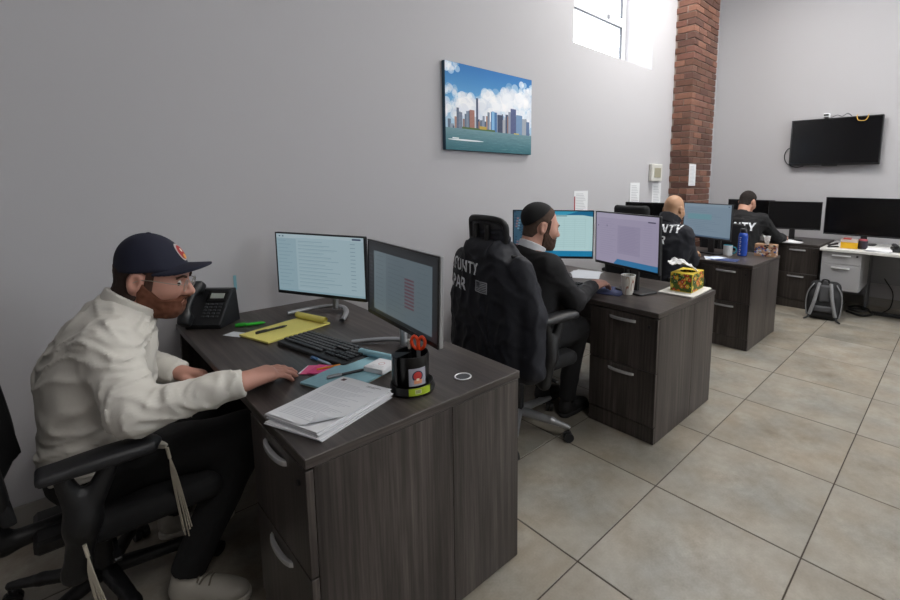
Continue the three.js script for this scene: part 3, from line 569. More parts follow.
// ------------------------------------------------------------------ third desk
{
  const o = flat('water_bottle', 'blue water bottle with white volume marks and black lid', 'bottle', -1.472, 4.49, -0.3); o.scale.setScalar(1.15);
  mesh('bottle_body', lathe([[0, 0.001], [0.034, 0.001], [0.037, 0.005], [0.037, 0.165], [0.03, 0.185], [0.022, 0.192], [0, 0.194]], 36), M(0x1c47a8, 0.25, 0, { clearcoat: 0.5 }), o);
  mesh('lid', lathe([[0.024, 0.19], [0.026, 0.192], [0.026, 0.218], [0.02, 0.225], [0, 0.226]], 30), M(0x14161c, 0.4), o);
  mesh('carry_loop', tube([[-0.018, 0.222, 0], [-0.016, 0.238, 0], [0, 0.245, 0], [0.016, 0.238, 0], [0.018, 0.222, 0]], 0.004, 20, 8), M(0x14161c, 0.4), o);
  const ticks = []; for (let i = 0; i < 9; i++) ticks.push(new THREE.CylinderGeometry(0.0373, 0.0373, 0.006, 6, 1, true, -0.1, i % 2 ? 0.22 : 0.36).translate(0, 0.02 + i * 0.0165, 0));
  mesh('volume_marks', ticks, M(0xd6dbe6, 0.6), o);
}
{
  const o = flat('mug', 'white mug with a dark print and teal inside on the third desk', 'mug', -1.585, 4.44, 0.2);
  const t = canvasTex(256, 128, (c) => { c.fillStyle = '#c9ccce'; c.fillRect(0, 0, 256, 128); c.fillStyle = '#5d6468'; for (let i = 0; i < 22; i++) c.fillRect(100 + (i * 13) % 52, 34 + (i * 29) % 58, 9, 8); });
  mesh('mug_wall', new THREE.CylinderGeometry(0.041, 0.041, 0.095, 36, 1, true).translate(0, 0.0485, 0), M(0xffffff, 0.35, 0, { map: t }), o);
  mesh('mug_inside', lathe([[0.041, 0.096], [0.037, 0.096], [0.036, 0.01], [0, 0.008]], 36), M(0x2b9fb4, 0.35), o);
  mesh('mug_bottom', cyl(0.041, 0.041, 0.003, 36).translate(0, 0.002, 0), M(0xc9ccce, 0.35), o);
  mesh('handle', tube([[0.04, 0.08, 0], [0.065, 0.075, 0], [0.072, 0.05, 0], [0.062, 0.026, 0], [0.04, 0.02, 0]], 0.0055, 24, 8), M(0x2b9fb4, 0.35), o);
}
tissueBox('brown tissue box with a photo collage print on the third desk', -1.315, 4.66, 0.1, 0.18, 0.11, 0.11, collage);
tissue('white tissue standing up from the brown collage box', -1.315, 4.66, Y1 + 0.1, false, 0.3);
{
  const o = flat('note_papers', 'loose white and blue papers at the front of the third desk', 'papers', -1.62, 4.15, 0.1);
  [[0, 0, 0xd5dae2], [0.12, 0.02, 0x2c3a66], [-0.2, 0.03, 0xd9dce0], [0.03, -0.02, 0xc9d4e6]].forEach(([x, z, c], i) => { const s = mesh('sheet', box(i === 1 ? 0.22 : 0.12, 0.0015, 0.16, 0.0003), M(c, 0.8), o); s.position.set(x, 0.0012 + i * 0.0018, z); s.rotation.y = 0.4 - i * 0.3; });
  const n = tag(mesh('pink_note', box(0.076, 0.076, 0.002, 0.0004), M(0xee5f95, 0.85)), 'pink sticky note on the lower edge of the blue grey screen', 'sticky note'); n.position.set(-1.925, 0.9, -4.262); n.rotation.y = -0.25;
}
// ------------------------------------------------------------------ fourth desk and white desk by the end wall
{
  const o = flat('paper_pile', 'white papers beside the man in the black hooded top', 'papers', -1.47, 5.98, 0.4);
  for (let i = 0; i < 4; i++) { const s = mesh('sheet', box(0.22, 0.002, 0.28, 0.0004), paperWhite, o); s.position.y = 0.0015 + i * 0.0024; s.rotation.y = i * 0.12; }
}
const wood3 = M(0x9a9a9c, 0.5), whiteTop = M(0xcfcfcc, 0.45);
{
  const o = thing('white_desk', 'white topped desk with grey drawers at the end wall', 'desk', [0, 0, 0]);
  const X0 = -1.095, X1 = 0.75, D0 = 5.76, D1 = 6.64, T = 0.735;
  mesh('desk_top', bx(X0, X1, T - 0.03, T, D0, D1, 0.004), whiteTop, o);
  mesh('pedestal', bx(X0 + 0.02, X0 + 0.37, 0.29, T - 0.031, D0 + 0.045, D1 - 0.25, 0.002), wood3, o);
  for (const [a, b] of [[0.575, 0.7], [0.292, 0.568]]) { const f = mesh('drawer', bx(X0 + 0.021, X0 + 0.369, a, b, D0 + 0.026, D0 + 0.044, 0.002), wood3, o); const hd = mesh('handle', pullGeo, M(0xd9dadb, 0.35, 0.3), f); hd.position.set(X0 + 0.195, b - 0.035, -(D0 + 0.026)); }
  mesh('lock', cyl(0.01, 0.01, 0.006, 16).rotateX(Math.PI / 2).translate(X0 + 0.335, 0.67, -(D0 + 0.023)), blackPlastic, o);
  mesh('modesty_panel', bx(X0 + 0.38, X1 - 0.05, 0.28, T - 0.031, D1 - 0.06, D1 - 0.04, 0.002), M(0x84858a, 0.6), o);
  for (const g of [bx(X0 + 0.05, X0 + 0.09, 0.001, 0.29, D1 - 0.3, D1 - 0.26, 0.002), bx(X1 - 0.05, X1 - 0.01, 0.001, T - 0.031, D0 + 0.05, D1 - 0.05, 0.002), bx(X0 + 0.36, X0 + 0.38, 0.001, T - 0.031, D1 - 0.24, D1 - 0.05, 0.002)]) mesh('leg', g, M(0x6d6e72, 0.5), o);
}
const ON5 = 0.7355;
{
  const b = flat('small_yellow_box', 'small yellow box with a red top on the white desk', 'box', -0.86, 5.93, 0.1, ON5);
  mesh('box_body', box(0.15, 0.065, 0.09, 0.002).translate(0, 0.034, 0), M(0xd9a81c, 0.5), b); mesh('box_lid', box(0.152, 0.03, 0.092, 0.002).translate(0, 0.082, 0), M(0xb9a9a0, 0.5), b); mesh('red_band', box(0.07, 0.012, 0.094, 0.001).translate(-0.02, 0.103, 0), M(0xa33a34, 0.5), b);
  const c = flat('dark_canister', 'dark canister next to the yellow box on the white desk', 'canister', -0.745, 5.96, 0, ON5);
  mesh('canister_body', lathe([[0, 0.001], [0.04, 0.001], [0.042, 0.004], [0.042, 0.085], [0.036, 0.09], [0, 0.09]], 28), M(0x2b2430, 0.4), c); mesh('lid', lathe([[0.038, 0.09], [0.038, 0.105], [0, 0.106]], 28), M(0x8f3b45, 0.4), c);
  const p = flat('desk_papers', 'white papers at the right of the white desk', 'papers', -0.6, 5.92, -0.2, ON5);
  for (let i = 0; i < 4; i++) { const s = mesh('sheet', box(0.21, 0.004, 0.27, 0.0005), paperWhite, p); s.position.y = 0.003 + i * 0.0045; s.rotation.y = i * 0.1; }
  const q = flat('stapler', 'black stapler lying on the left of the white desk', 'stapler', -1.0, 5.9, 0.9, ON5);
  mesh('stapler_base', box(0.12, 0.012, 0.03, 0.003).translate(0, 0.007, 0), blackPlastic, q); mesh('stapler_arm', box(0.12, 0.02, 0.026, 0.006).rotateZ(0.12).translate(-0.004, 0.032, 0), blackPlastic, q);
  const k = flat('desk_phone', 'dark low telephone at the right end of the white desk', 'telephone', -0.42, 6.0, 0.2, ON5);
  mesh('phone_base', box(0.18, 0.04, 0.18, 0.006).translate(0, 0.022, 0), blackPlastic, k); mesh('handset', box(0.045, 0.03, 0.19, 0.01).translate(-0.06, 0.06, 0), blackPlastic, k);
}
// ------------------------------------------------------------------ wall things
{ // television
  const o = thing('television', 'black flat television mounted on the end wall', 'television', [-1.213, 1.917, 6.58], -0.017);
  mesh('housing', box(0.925, 0.552, 0.05, 0.006).translate(0, 0, -0.03), M(0x141417, 0.4), o);
  mesh('bezel', [box(0.925, 0.014, 0.008, 0.002).translate(0, 0.269, -0.002), box(0.925, 0.022, 0.008, 0.002).translate(0, -0.265, -0.002), box(0.014, 0.516, 0.008, 0.002).translate(-0.4555, 0.004, -0.002), box(0.014, 0.516, 0.008, 0.002).translate(0.4555, 0.004, -0.002)], M(0x101012, 0.3), o);
  mesh('screen', box(0.897, 0.516, 0.004, 0.0005).translate(0, 0.004, -0.003), M(0x08080a, 0.16), o);
  mesh('sensor_bump', box(0.16, 0.012, 0.014, 0.003).translate(-0.02, -0.28, -0.004), M(0x101012, 0.3), o);
  mesh('wall_bracket', box(0.3, 0.3, 0.014, 0.002).translate(0, 0, -0.062), M(0x222226, 0.6), o);
  const cam = thing('webcam', 'small white camera perched on the television', 'camera', [-1.305, 2.194, 6.58]);
  mesh('camera_body', box(0.075, 0.05, 0.05, 0.01).translate(0, 0.032, 0), M(0xd7d9dc, 0.4), cam); mesh('lens', box(0.05, 0.02, 0.004, 0.004).translate(0, 0.035, 0.026), darkGloss, cam); mesh('mount', box(0.04, 0.01, 0.06, 0.002).translate(0, 0.005, 0), blackPlastic, cam);
  const w = tag(mesh('black_cable', tube([[-1.52, 1.635, -6.645], [-1.6, 1.62, -6.645], [-1.7, 1.66, -6.645], [-1.745, 1.75, -6.645], [-1.72, 1.84, -6.645], [-1.64, 1.88, -6.645]].map((p) => p), 0.005, 40, 6), blackPlastic), 'black cable looping out at the lower left of the television', 'cable');
  tag(mesh('grey_cable', tube([[-1.26, 2.2, -6.6], [-1.2, 2.225, -6.6], [-1.15, 2.205, -6.59], [-1.1, 2.235, -6.6], [-1.06, 2.205, -6.63]], 0.005, 40, 6), M(0x5a5c60, 0.6)), 'tangled grey cable beside the camera on the television', 'cable');
  tag(mesh('yellow_cable', tube([[-1.0, 2.21, -6.6], [-1.0, 2.185, -6.562], [-0.985, 2.145, -6.562], [-0.92, 2.14, -6.562], [-0.9, 2.165, -6.562], [-0.895, 2.205, -6.59]], 0.005, 50, 8), M(0xc9a24a, 0.5)), 'yellow cable hanging over the top edge of the television', 'cable');
}
{ // canvas picture of a harbour city
  const t = canvasTex(900, 620, (c, w, h) => {
    const g = c.createLinearGradient(0, 0, 0, 400); g.addColorStop(0, '#1f6fb4'); g.addColorStop(0.6, '#5d9fd2'); g.addColorStop(1, '#a9c9e0'); c.fillStyle = g; c.fillRect(0, 0, w, h);
    let s = 7; const R = () => { s = (s * 16807) % 2147483647; return s / 2147483647; };
    const cloud = (x, y, q, n) => { for (let i = 0; i < n; i++) { c.fillStyle = ['rgba(240,244,250,0.5)', 'rgba(205,215,230,0.35)', 'rgba(250,251,253,0.5)'][i % 3]; c.beginPath(); c.arc(x + (R() - 0.5) * q * 2.4, y + (R() - 0.5) * q * 0.9, q * (0.15 + R() * 0.3), 0, 7); c.fill(); } };
    cloud(40, 30, 70, 20); cloud(30, 200, 60, 20); cloud(250, 260, 110, 50); cloud(520, 230, 130, 60); cloud(640, 170, 90, 30); cloud(720, 150, 120, 50); cloud(860, 200, 110, 50); cloud(870, 90, 80, 30); cloud(330, 330, 160, 50); cloud(90, 320, 110, 40); cloud(760, 330, 120, 40);
    const b = (x, bw, top, col) => { c.fillStyle = col; c.fillRect(x, top, bw, 470 - top); c.fillStyle = 'rgba(255,255,255,0.16)'; for (let y = top + 6; y < 460; y += 10) c.fillRect(x + 3, y, bw - 6, 3); };
    const cols = ['#5a6a80', '#8795a8', '#49566c', '#a07a6c', '#6f7f94', '#b6bdc6', '#3c4a66', '#8a6a62'];
    for (let i = 0; i < 46; i++) b(20 + i * 19 + R() * 6, 14 + R() * 22, 330 + R() * 90 - (i > 4 && i < 44 ? 20 : -50), cols[i % 8]);
    b(100, 22, 315, '#55647c'); b(118, 34, 345, '#6d7a90'); b(190, 24, 330, '#76859a'); b(222, 48, 318, '#9b6a5e'); b(286, 20, 225, '#3c4b68'); c.fillRect(294, 190, 4, 40); b(350, 22, 350, '#7c8ba0'); b(436, 64, 310, '#3f6fa6'); b(446, 28, 305, '#7fb4dd'); b(508, 58, 325, '#34405c'); b(562, 30, 360, '#a3a9b2'); b(626, 40, 290, '#8a93a6'); b(652, 62, 262, '#4a5580'); b(716, 72, 305, '#6d8fb6'); b(786, 56, 330, '#9aa3ae'); b(836, 38, 350, '#4f6a90');
    c.fillStyle = '#4d6a3c'; c.fillRect(150, 448, 330, 20); c.fillStyle = '#bda24a'; c.fillRect(320, 430, 70, 22); c.fillStyle = '#d8c04a'; c.fillRect(690, 455, 60, 14);
    const wt = c.createLinearGradient(0, 460, 0, h); wt.addColorStop(0, '#6f939c'); wt.addColorStop(1, '#2f6672'); c.fillStyle = wt; c.fillRect(0, 462, w, h);
    for (let i = 0; i < 260; i++) { c.fillStyle = i % 2 ? 'rgba(40,80,92,0.25)' : 'rgba(170,196,200,0.18)'; c.fillRect(R() * w, 470 + R() * 150, 20 + R() * 50, 2); }
    c.fillStyle = '#e3ebee'; c.beginPath(); c.ellipse(190, 545, 170, 6, 0, 0, 7); c.fill(); c.fillRect(60, 530, 60, 8);
  });
  const d0 = 1.972, d1 = 2.84, y0 = 1.64, y1 = 2.236, o = thing('canvas_picture', 'frameless canvas picture of a city skyline across water', 'picture', [XW, (y0 + y1) / 2, (d0 + d1) / 2]);
  mesh('canvas_block', box(0.034, y1 - y0, d1 - d0, 0.002).translate(0.0175, 0, 0), M(0x3c5a70, 0.8), o);
  mesh('print', new THREE.PlaneGeometry(d1 - d0 - 0.003, y1 - y0 - 0.003).rotateY(Math.PI / 2).translate(0.0349, 0, 0), M(0xffffff, 0.7, 0, { map: t }), o);
}
function notice(name, label, d0, d1, y0, y1, x = XW, print) {
  const o = thing(name, label, 'notice', [x + 0.001, (y0 + y1) / 2, (d0 + d1) / 2]);
  mesh('sheet', box(0.002, y1 - y0, d1 - d0, 0.0004).translate(0.001, 0, 0), paperWhite, o);
  const t = canvasTex(64, 96, (c) => { c.fillStyle = '#dfe1e3'; c.fillRect(0, 0, 64, 96); c.fillStyle = '#b3b6bb'; for (let i = 0; i < 14; i++) c.fillRect(8, 10 + i * 6, 34 + (i * 17) % 14, 2); if (print) { c.fillStyle = print; c.fillRect(0, 20, 5, 76); } });
  mesh('print', new THREE.PlaneGeometry(d1 - d0 - 0.002, y1 - y0 - 0.002).rotateY(Math.PI / 2).translate(0.0024, 0, 0), M(0xffffff, 0.85, 0, { map: t }), o);
  return o;
}
notice('wall_notice', 'white notice on the wall above the skullcap man\'s monitors', 3.472, 3.69, 1.09, 1.335, XW, '#a03038');
notice('wall_notice', 'white notice on the wall left of the thermostat', 4.47, 4.67, 1.12, 1.415);
notice('wall_notice', 'tall white notice directly below the thermostat', 4.96, 5.17, 1.1, 1.408);
notice('pillar_notice', 'narrow white notice taped to the brick pillar', 5.385, 5.57, 1.38, 1.64, -2.435);
{
  const o = thing('wall_thermostat', 'white box thermostat with a beige grille on the wall', 'thermostat', [XW + 0.001, 1.53, 4.98]);
  mesh('case', box(0.05, 0.2, 0.24, 0.008).translate(0.025, 0, 0), M(0xcdccc6, 0.5), o);
  mesh('grille', box(0.006, 0.11, 0.15, 0.002).translate(0.052, 0, 0), M(0x9c9884, 0.6), o);
  const s = thing('wall_switch', 'small white switch plate on the end wall at the right edge', 'switch', [-0.485, 1.4, DF]);
  mesh('plate', box(0.09, 0.12, 0.008, 0.003).translate(0, 0, 0.0045), whiteMat, s); mesh('toggle', box(0.03, 0.05, 0.008, 0.003).translate(0, 0, 0.012), whiteMat, s);
}
tag(mesh('tape_strip', box(0.001, 0.075, 0.014, 0.0002), M(0x7fb0bd, 0.8)), 'small pale blue tape strip on the wall above the telephone', 'tape').position.set(XW + 0.0008, 0.9, -0.655);
// ------------------------------------------------------------------ backpack and cables on the floor
{
  const o = thing('backpack', 'grey and black backpack leaning against the white drawers', 'backpack', [-0.985, 0, 5.61], 0.12);
  const body = uni(0.05, rbox([0, 0.2, -0.03], [0.14, 0.19, 0.075], 0.06), rbox([0, 0.15, -0.01], [0.15, 0.14, 0.09], 0.06));
  const tilt = (f) => (x, y, z) => f(x, y, z + (y * 0.12)); 
  const f = tilt(body); mesh('bag_body', surface((x, y, z) => f(x, y, z) + 0.004 * N(x * 14, y * 14, z * 14), [-0.2, -0.005, -0.2], [0.2, 0.45, 0.15], 0.009), M(0x17181b, 0.75), o);
  const grey = M(0x77787a, 0.8);
  const strap = (pts, w, m, name) => { const p = pts.map((q) => new THREE.Vector3(...q)), c = new THREE.CatmullRomCurve3(p), s = new THREE.Shape(); s.moveTo(-0.007, -w); s.lineTo(0.007, -w); s.lineTo(0.007, w); s.lineTo(-0.007, w); s.closePath(); return mesh(name, tube(p, w, 30, 8), m, o); };
  for (const s of [-1, 1]) {
    strap([[s * 0.05, 0.385, 0.03], [s * 0.06, 0.33, 0.065], [s * 0.075, 0.23, 0.095], [s * 0.095, 0.14, 0.115], [s * 0.115, 0.06, 0.12]], 0.017, grey, 'shoulder_strap');
    strap([[s * 0.115, 0.06, 0.12], [s * 0.13, 0.03, 0.14], [s * 0.16, 0.013, 0.15]], 0.009, blackSoft, 'strap_end');
    mesh('edge_piping', tube([[s * 0.145, 0.04, 0.06], [s * 0.158, 0.15, 0.045], [s * 0.148, 0.28, 0.02], [s * 0.1, 0.375, 0.0]], 0.006, 30, 6), grey, o);
  }
  mesh('back_pad', surface(uni(0.02, rbox([0, 0.28, 0.042], [0.05, 0.09, 0.025], 0.02), rbox([0, 0.12, 0.07], [0.09, 0.03, 0.022], 0.015)), [-0.12, 0.05, 0], [0.12, 0.4, 0.12], 0.007), M(0x4a4b4e, 0.85), o);
  mesh('carry_loop', tube([[-0.035, 0.385, 0], [-0.025, 0.415, 0.005], [0, 0.422, 0.008], [0.025, 0.415, 0.005], [0.035, 0.385, 0]], 0.009, 24, 8), blackSoft, o);
  const c = (label, pts, r = 0.006) => tag(mesh('floor_cable', tube(pts, r, 60, 6), blackPlastic), label, 'cable');
  c('black cable curving up the wall under the white desk', [[-0.55, 0.012, -6.3], [-0.5, 0.05, -6.45], [-0.5, 0.2, -6.55], [-0.58, 0.33, -6.58], [-0.62, 0.4, -6.6]]);
  c('black cable coiled on the floor behind the backpack', [[-0.85, 0.012, -6.1], [-0.7, 0.012, -6.0], [-0.62, 0.02, -6.12], [-0.72, 0.03, -6.24], [-0.84, 0.03, -6.16], [-0.74, 0.04, -6.05], [-0.66, 0.05, -6.16], [-0.76, 0.06, -6.22], [-0.86, 0.02, -6.3]], 0.012);
  const ps = thing('power_strip', 'black power strip on the floor under the white desk', 'power strip', [-0.47, 0, 6.2], 0.1);
  mesh('strip_body', box(0.34, 0.035, 0.055, 0.005).translate(0, 0.0185, 0), blackPlastic, ps); mesh('sockets', [-0.1, -0.03, 0.04, 0.11].map((x) => box(0.035, 0.004, 0.035, 0.001).translate(x, 0.0375, 0)), M(0x2c2d30, 0.4), ps);
}

// ------------------------------------------------------------------ office chairs (local: forward is -z)
const chairBlack = M(0x101114, 0.5), chairFabric = M(0x131417, 0.85);
const castorGeo = [merge([cyl(0.026, 0.026, 0.018, 18).rotateZ(Math.PI / 2).translate(-0.014, 0.026, 0), cyl(0.026, 0.026, 0.018, 18).rotateZ(Math.PI / 2).translate(0.014, 0.026, 0), box(0.012, 0.03, 0.03, 0.004).translate(0, 0.045, 0), rod([0, 0.04, 0], [0, 0.075, 0], 0.007)])][0];
const seatGeo = surface(uni(0.03, rbox([0, 0.455, 0], [0.25, 0.04, 0.235], 0.035), ell([0, 0.47, -0.05], [0.2, 0.035, 0.18])), [-0.28, 0.39, -0.27], [0.28, 0.53, 0.27], 0.012);
const padGeo = surface(uni(0.02, rbox([0, 0, 0], [0.043, 0.016, 0.125], 0.014), ell([0, 0.004, -0.03], [0.042, 0.02, 0.11])), [-0.06, -0.04, -0.15], [0.06, 0.04, 0.15], 0.006);
function officeChair({ label, at, turn = 0, silverBase = false, tilt = 0.16, backW = 0.235, backTop = 1.06, headrest = false, pad = false, low = 0, seatAt = 0, armY = 0.685, armX = 0.3, backZ = 0.25, base = 0 }) {
  const o = thing('office_chair', label, 'chair', [at[0], 0, at[1]], turn), bm = silverBase ? silver : chairBlack;
  for (let i = 0; i < 5; i++) {
    const a = base + i * Math.PI * 2 / 5, dx = Math.sin(a), dz = Math.cos(a), leg = group('leg', o);
    const f = uni(0.01, cap([dx * 0.03, 0.12, dz * 0.03], [dx * 0.2, 0.1, dz * 0.2], 0.026, 0.02), cap([dx * 0.2, 0.1, dz * 0.2], [dx * 0.3, 0.082, dz * 0.3], 0.02, 0.014));
    mesh('leg_arm', surface(f, [Math.min(0, dx * 0.3) - 0.05, 0.05, Math.min(0, dz * 0.3) - 0.05], [Math.max(0, dx * 0.3) + 0.05, 0.17, Math.max(0, dz * 0.3) + 0.05], 0.009), bm, leg);
    const c = mesh('castor', castorGeo, blackPlastic, leg); c.position.set(dx * 0.3, 0, dz * 0.3); c.rotation.y = a + 0.6;
  }
  mesh('gas_lift', [cyl(0.03, 0.03, 0.2, 20).translate(0, 0.2, 0), cyl(0.018, 0.018, 0.12 - low, 20).translate(0, 0.34 - low / 2, 0)], chairBlack, o);
  mesh('tilt_mechanism', [box(0.2, 0.045, 0.26, 0.01).translate(0, 0.395, 0.02), rod([0.08, 0.39, -0.02], [0.27, 0.385, -0.02], 0.006), box(0.05, 0.012, 0.02, 0.003).translate(0.27, 0.385, -0.02)], chairBlack, o).position.y = -low;
  { const st = mesh('seat', seatGeo, chairFabric, o); st.position.set(0, -low, seatAt); if (seatAt) st.scale.z = 0.82; }
  const bk = group('backrest', o); bk.position.set(0, 0.5 - low, backZ); bk.rotation.x = tilt;
  const H = backTop - 0.56, curve = (x) => -x * x * 0.9, shell = (x, y, z) => rbox([0, 0.06 + H / 2, 0], [backW - 0.03 * Math.max(0, y / H - 0.5), H / 2, 0.016], 0.014)(x, y, z - curve(x));
  mesh('back_shell', surface(shell, [-0.27, 0.03, -0.12], [0.27, H + 0.1, 0.06], 0.011), chairFabric, bk);
  const rim = []; for (let i = 0; i < 28; i++) { const a = i / 28 * Math.PI * 2, c = Math.cos(a), s = Math.sin(a), x = backW * Math.sign(c) * Math.pow(Math.abs(c), 0.35), y = 0.06 + H / 2 + (H / 2) * Math.sign(s) * Math.pow(Math.abs(s), 0.35); rim.push(new THREE.Vector3(x, y, curve(x))); }
  mesh('back_frame', tube(rim, 0.014, 80, 8, true), chairBlack, bk);
  mesh('spine', surface(uni(0.02, cap([0, -0.1, 0.01], [0, 0.12, 0.05], 0.03, 0.026), cap([0, 0.12, 0.05], [0, H * 0.75, 0.03], 0.026, 0.018), cap([0, -0.1, 0.01], [0, -0.11, -0.16], 0.03, 0.025)), [-0.06, -0.16, -0.22], [0.06, H, 0.1], 0.011), chairBlack, bk);
  if (pad) { mesh('headrest', surface((x, y, z) => rbox([0, H + 0.15, 0], [0.15, 0.075, 0.03], 0.03)(x, y, z - curve(x) * 1.6), [-0.18, H + 0.05, -0.12], [0.18, H + 0.25, 0.06], 0.01), chairFabric, bk); mesh('headrest_post', rod([0, H, 0.01], [0, H + 0.16, 0.01], 0.016), chairBlack, bk); }
  if (headrest) {
    const hr = []; for (let i = 0; i < 24; i++) { const a = i / 24 * Math.PI * 2, c = Math.cos(a), s = Math.sin(a); hr.push(new THREE.Vector3(0.15 * Math.sign(c) * Math.pow(Math.abs(c), 0.5), H + 0.16 + 0.07 * Math.sign(s) * Math.pow(Math.abs(s), 0.5), curve(0.13 * c) * 1.6 - 0.01)); }
    const h = group('headrest', bk); mesh('headrest_frame', tube(hr, 0.016, 64, 8, true), chairBlack, h);
    mesh('headrest_mesh', surface((x, y, z) => rbox([0, H + 0.16, -0.01], [0.145, 0.065, 0.004], 0.003)(x, y, z - curve(x * 0.85) * 1.6), [-0.17, H + 0.07, -0.1], [0.17, H + 0.25, 0.03], 0.006), M(0x3a3b3f, 0.9), h);
    mesh('headrest_support', [rod([-0.05, H + 0.02, 0.02], [-0.05, H + 0.2, 0.005], 0.014), rod([0.05, H + 0.02, 0.02], [0.05, H + 0.2, 0.005], 0.014)], chairBlack, h);
  }
  for (const s of [-1, 1]) {
    const arm = group('arm', o), X = s * armX, f = uni(0.03, cap([s * 0.12, 0.395 - low, 0.06], [s * (armX - 0.02), 0.4 - low, 0.065], 0.022, 0.026), cap([s * (armX - 0.015), 0.4 - low, 0.065], [X, 0.55 - low, 0.04], 0.03, 0.034), cap([X, 0.54 - low, 0.045], [X, armY - 0.035, -0.025], 0.03, 0.022), cap([X, 0.54 - low, 0.04], [X, armY - 0.035, 0.07], 0.03, 0.02));
    mesh('arm_post', surface((x, y, z) => f(x, y, z), [Math.min(s * 0.1, X) - 0.07, 0.33 - low, -0.12], [Math.max(s * 0.1, X) + 0.07, armY, 0.15], 0.01), chairBlack, arm);
    const p = mesh('arm_pad', padGeo, M(0x1a1b1f, 0.5), arm); p.position.set(X, armY - 0.012, -0.005);
  }
  return o;
}
officeChair({ label: 'black office chair of the man in the baseball cap', at: [-1.985, 0.045], tilt: 0.12, armY: 0.665, armX: 0.305, backZ: 0.215, backTop: 1.19, base: 0.55, low: 0.06, backW: 0.24, seatAt: -0.11 });
officeChair({ label: 'black office chair with silver base and dark jacket hung over its back', at: [-1.75, 1.79], turn: -0.1, silverBase: true, tilt: 0.05, backTop: 1.07, backZ: 0.21, headrest: true, armY: 0.75, base: 2.05 });
officeChair({ label: 'black office chair behind the bald man', at: [-1.9, 3.44], turn: 0.06, tilt: 0.06, backTop: 1.08, pad: true });
officeChair({ label: 'black office chair of the man in the black hooded top', at: [-1.83, 5.2], tilt: 0.12, backTop: 1.0 });

// ------------------------------------------------------------------ people
// head field in its own frame: x to the right ear or left ear alike, y up, z to the face
function headField(o = {}) {
  const skull = ell([0, 0.032, -0.007], [0.076, 0.09, 0.09]), face = ell([0, -0.03, 0.028], [0.061, 0.085, 0.066]), chin = cap([-0.014, -0.097, 0.066], [0.014, -0.097, 0.066], 0.02), jawR = cap([0.05, -0.045, 0.0], [0.022, -0.09, 0.06], 0.022, 0.02), jawL = cap([-0.05, -0.045, 0.0], [-0.022, -0.09, 0.06], 0.022, 0.02);
  const brow = cap([-0.036, 0.024, 0.077], [0.036, 0.024, 0.077], 0.0135), noseA = cap([0, 0.014, 0.09], [0, -0.026, 0.112], 0.0075, 0.0125), nosB = cap([-0.011, -0.03, 0.1], [0.011, -0.03, 0.1], 0.009), lipU = cap([-0.019, -0.055, 0.088], [0.019, -0.055, 0.088], 0.0065), lipD = cap([-0.016, -0.066, 0.087], [0.016, -0.066, 0.087], 0.0075);
  const nk = o.neck; // neck base in the head's frame
  const neck = nk ? cap([0, -0.05, -0.028], nk, 0.058, 0.066) : null;
  return (x0, y, z) => {
    const x = Math.abs(x0);
    let d = sm(skull(x0, y, z), face(x0, y, z), 0.035);
    d = sm(d, chin(x0, y, z), 0.03); d = sm(d, Math.min(jawR(x0, y, z), jawL(x0, y, z)), 0.03); d = sm(d, brow(x0, y, z), 0.018);
    d = sm(d, ell([0.04, -0.018, 0.062], [0.028, 0.03, 0.03])(x, y, z), 0.02);
    d = smx(d, -(Math.hypot(x - 0.033, (y - 0.004) * 1.25, z - 0.104) - 0.0195), 0.012);
    d = sm(d, noseA(x0, y, z), 0.012); d = sm(d, nosB(x0, y, z), 0.01); d = sm(d, lipU(x0, y, z), 0.006); d = sm(d, lipD(x0, y, z), 0.006);
    if (!o.noEars) { const ex = x - 0.08 - (0.02 * (-z - 0.0)) * 0.5; let e = ell([0, -0.004, -0.016], [0.011, 0.03, 0.019])(ex, y, z); e = smx(e, -ell([0.009, 0, -0.012], [0.008, 0.02, 0.011])(ex, y, z), 0.006); d = sm(d, e, 0.01); }
    if (neck) d = sm(d, neck(x0, y, z), 0.03);
    return d;
  };
}
// hand field: z along the fingers, y out of the back of the hand, x to the thumb side; wrist at the origin
function handField(curl = [0.35, 0.3, 0.3], spread = 0.06, thumbIn = 0.35) {
  const kx = [0.027, 0.009, -0.01, -0.028], kz = [0.088, 0.092, 0.087, 0.078], L = [[0.043, 0.026, 0.021], [0.047, 0.029, 0.022], [0.043, 0.027, 0.021], [0.034, 0.021, 0.019]], f = [], palm = [];
  for (let i = 0; i < 4; i++) {
    palm.push(cap([kx[i] * 0.6, 0, 0.0], [kx[i], 0.004, kz[i]], 0.0185, 0.014));
    let p = [kx[i], 0.004, kz[i]], a = 0, s = (1.2 - i) * spread; const ch = [];
    for (let k = 0; k < 3; k++) { a += curl[k] * (1 + 0.12 * (i - 1)); const q = add(p, [Math.sin(s) * Math.cos(a) * L[i][k], -Math.sin(a) * L[i][k], Math.cos(s) * Math.cos(a) * L[i][k]]); ch.push(cap(p, q, 0.0098 - k * 0.0008 - (i === 3 ? 0.001 : 0), 0.009 - k * 0.0008 - (i === 3 ? 0.001 : 0))); p = q; }
    f.push(uni(0.004, ...ch));
  }
  const t0 = [0.02, -0.008, 0.024], t1 = [0.043 - thumbIn * 0.01, -0.018, 0.056], t2 = [0.05 - thumbIn * 0.03, -0.024, 0.085], t3 = [0.05 - thumbIn * 0.05, -0.028, 0.108];
  const thumb = uni(0.006, cap(t0, t1, 0.017, 0.013), cap(t1, t2, 0.012, 0.0105), cap(t2, t3, 0.0105, 0.0085));
  const pl = uni(0.02, ...palm), wr = cap([0, 0, -0.012], [0, 0, 0.012], 0.023, 0.022);
  return (x, y, z) => { let d = sm(pl(x, y, z), wr(x, y, z), 0.02); for (const q of f) d = sm(d, q(x, y, z), 0.006); return sm(d, thumb(x, y, z), 0.012); };
}
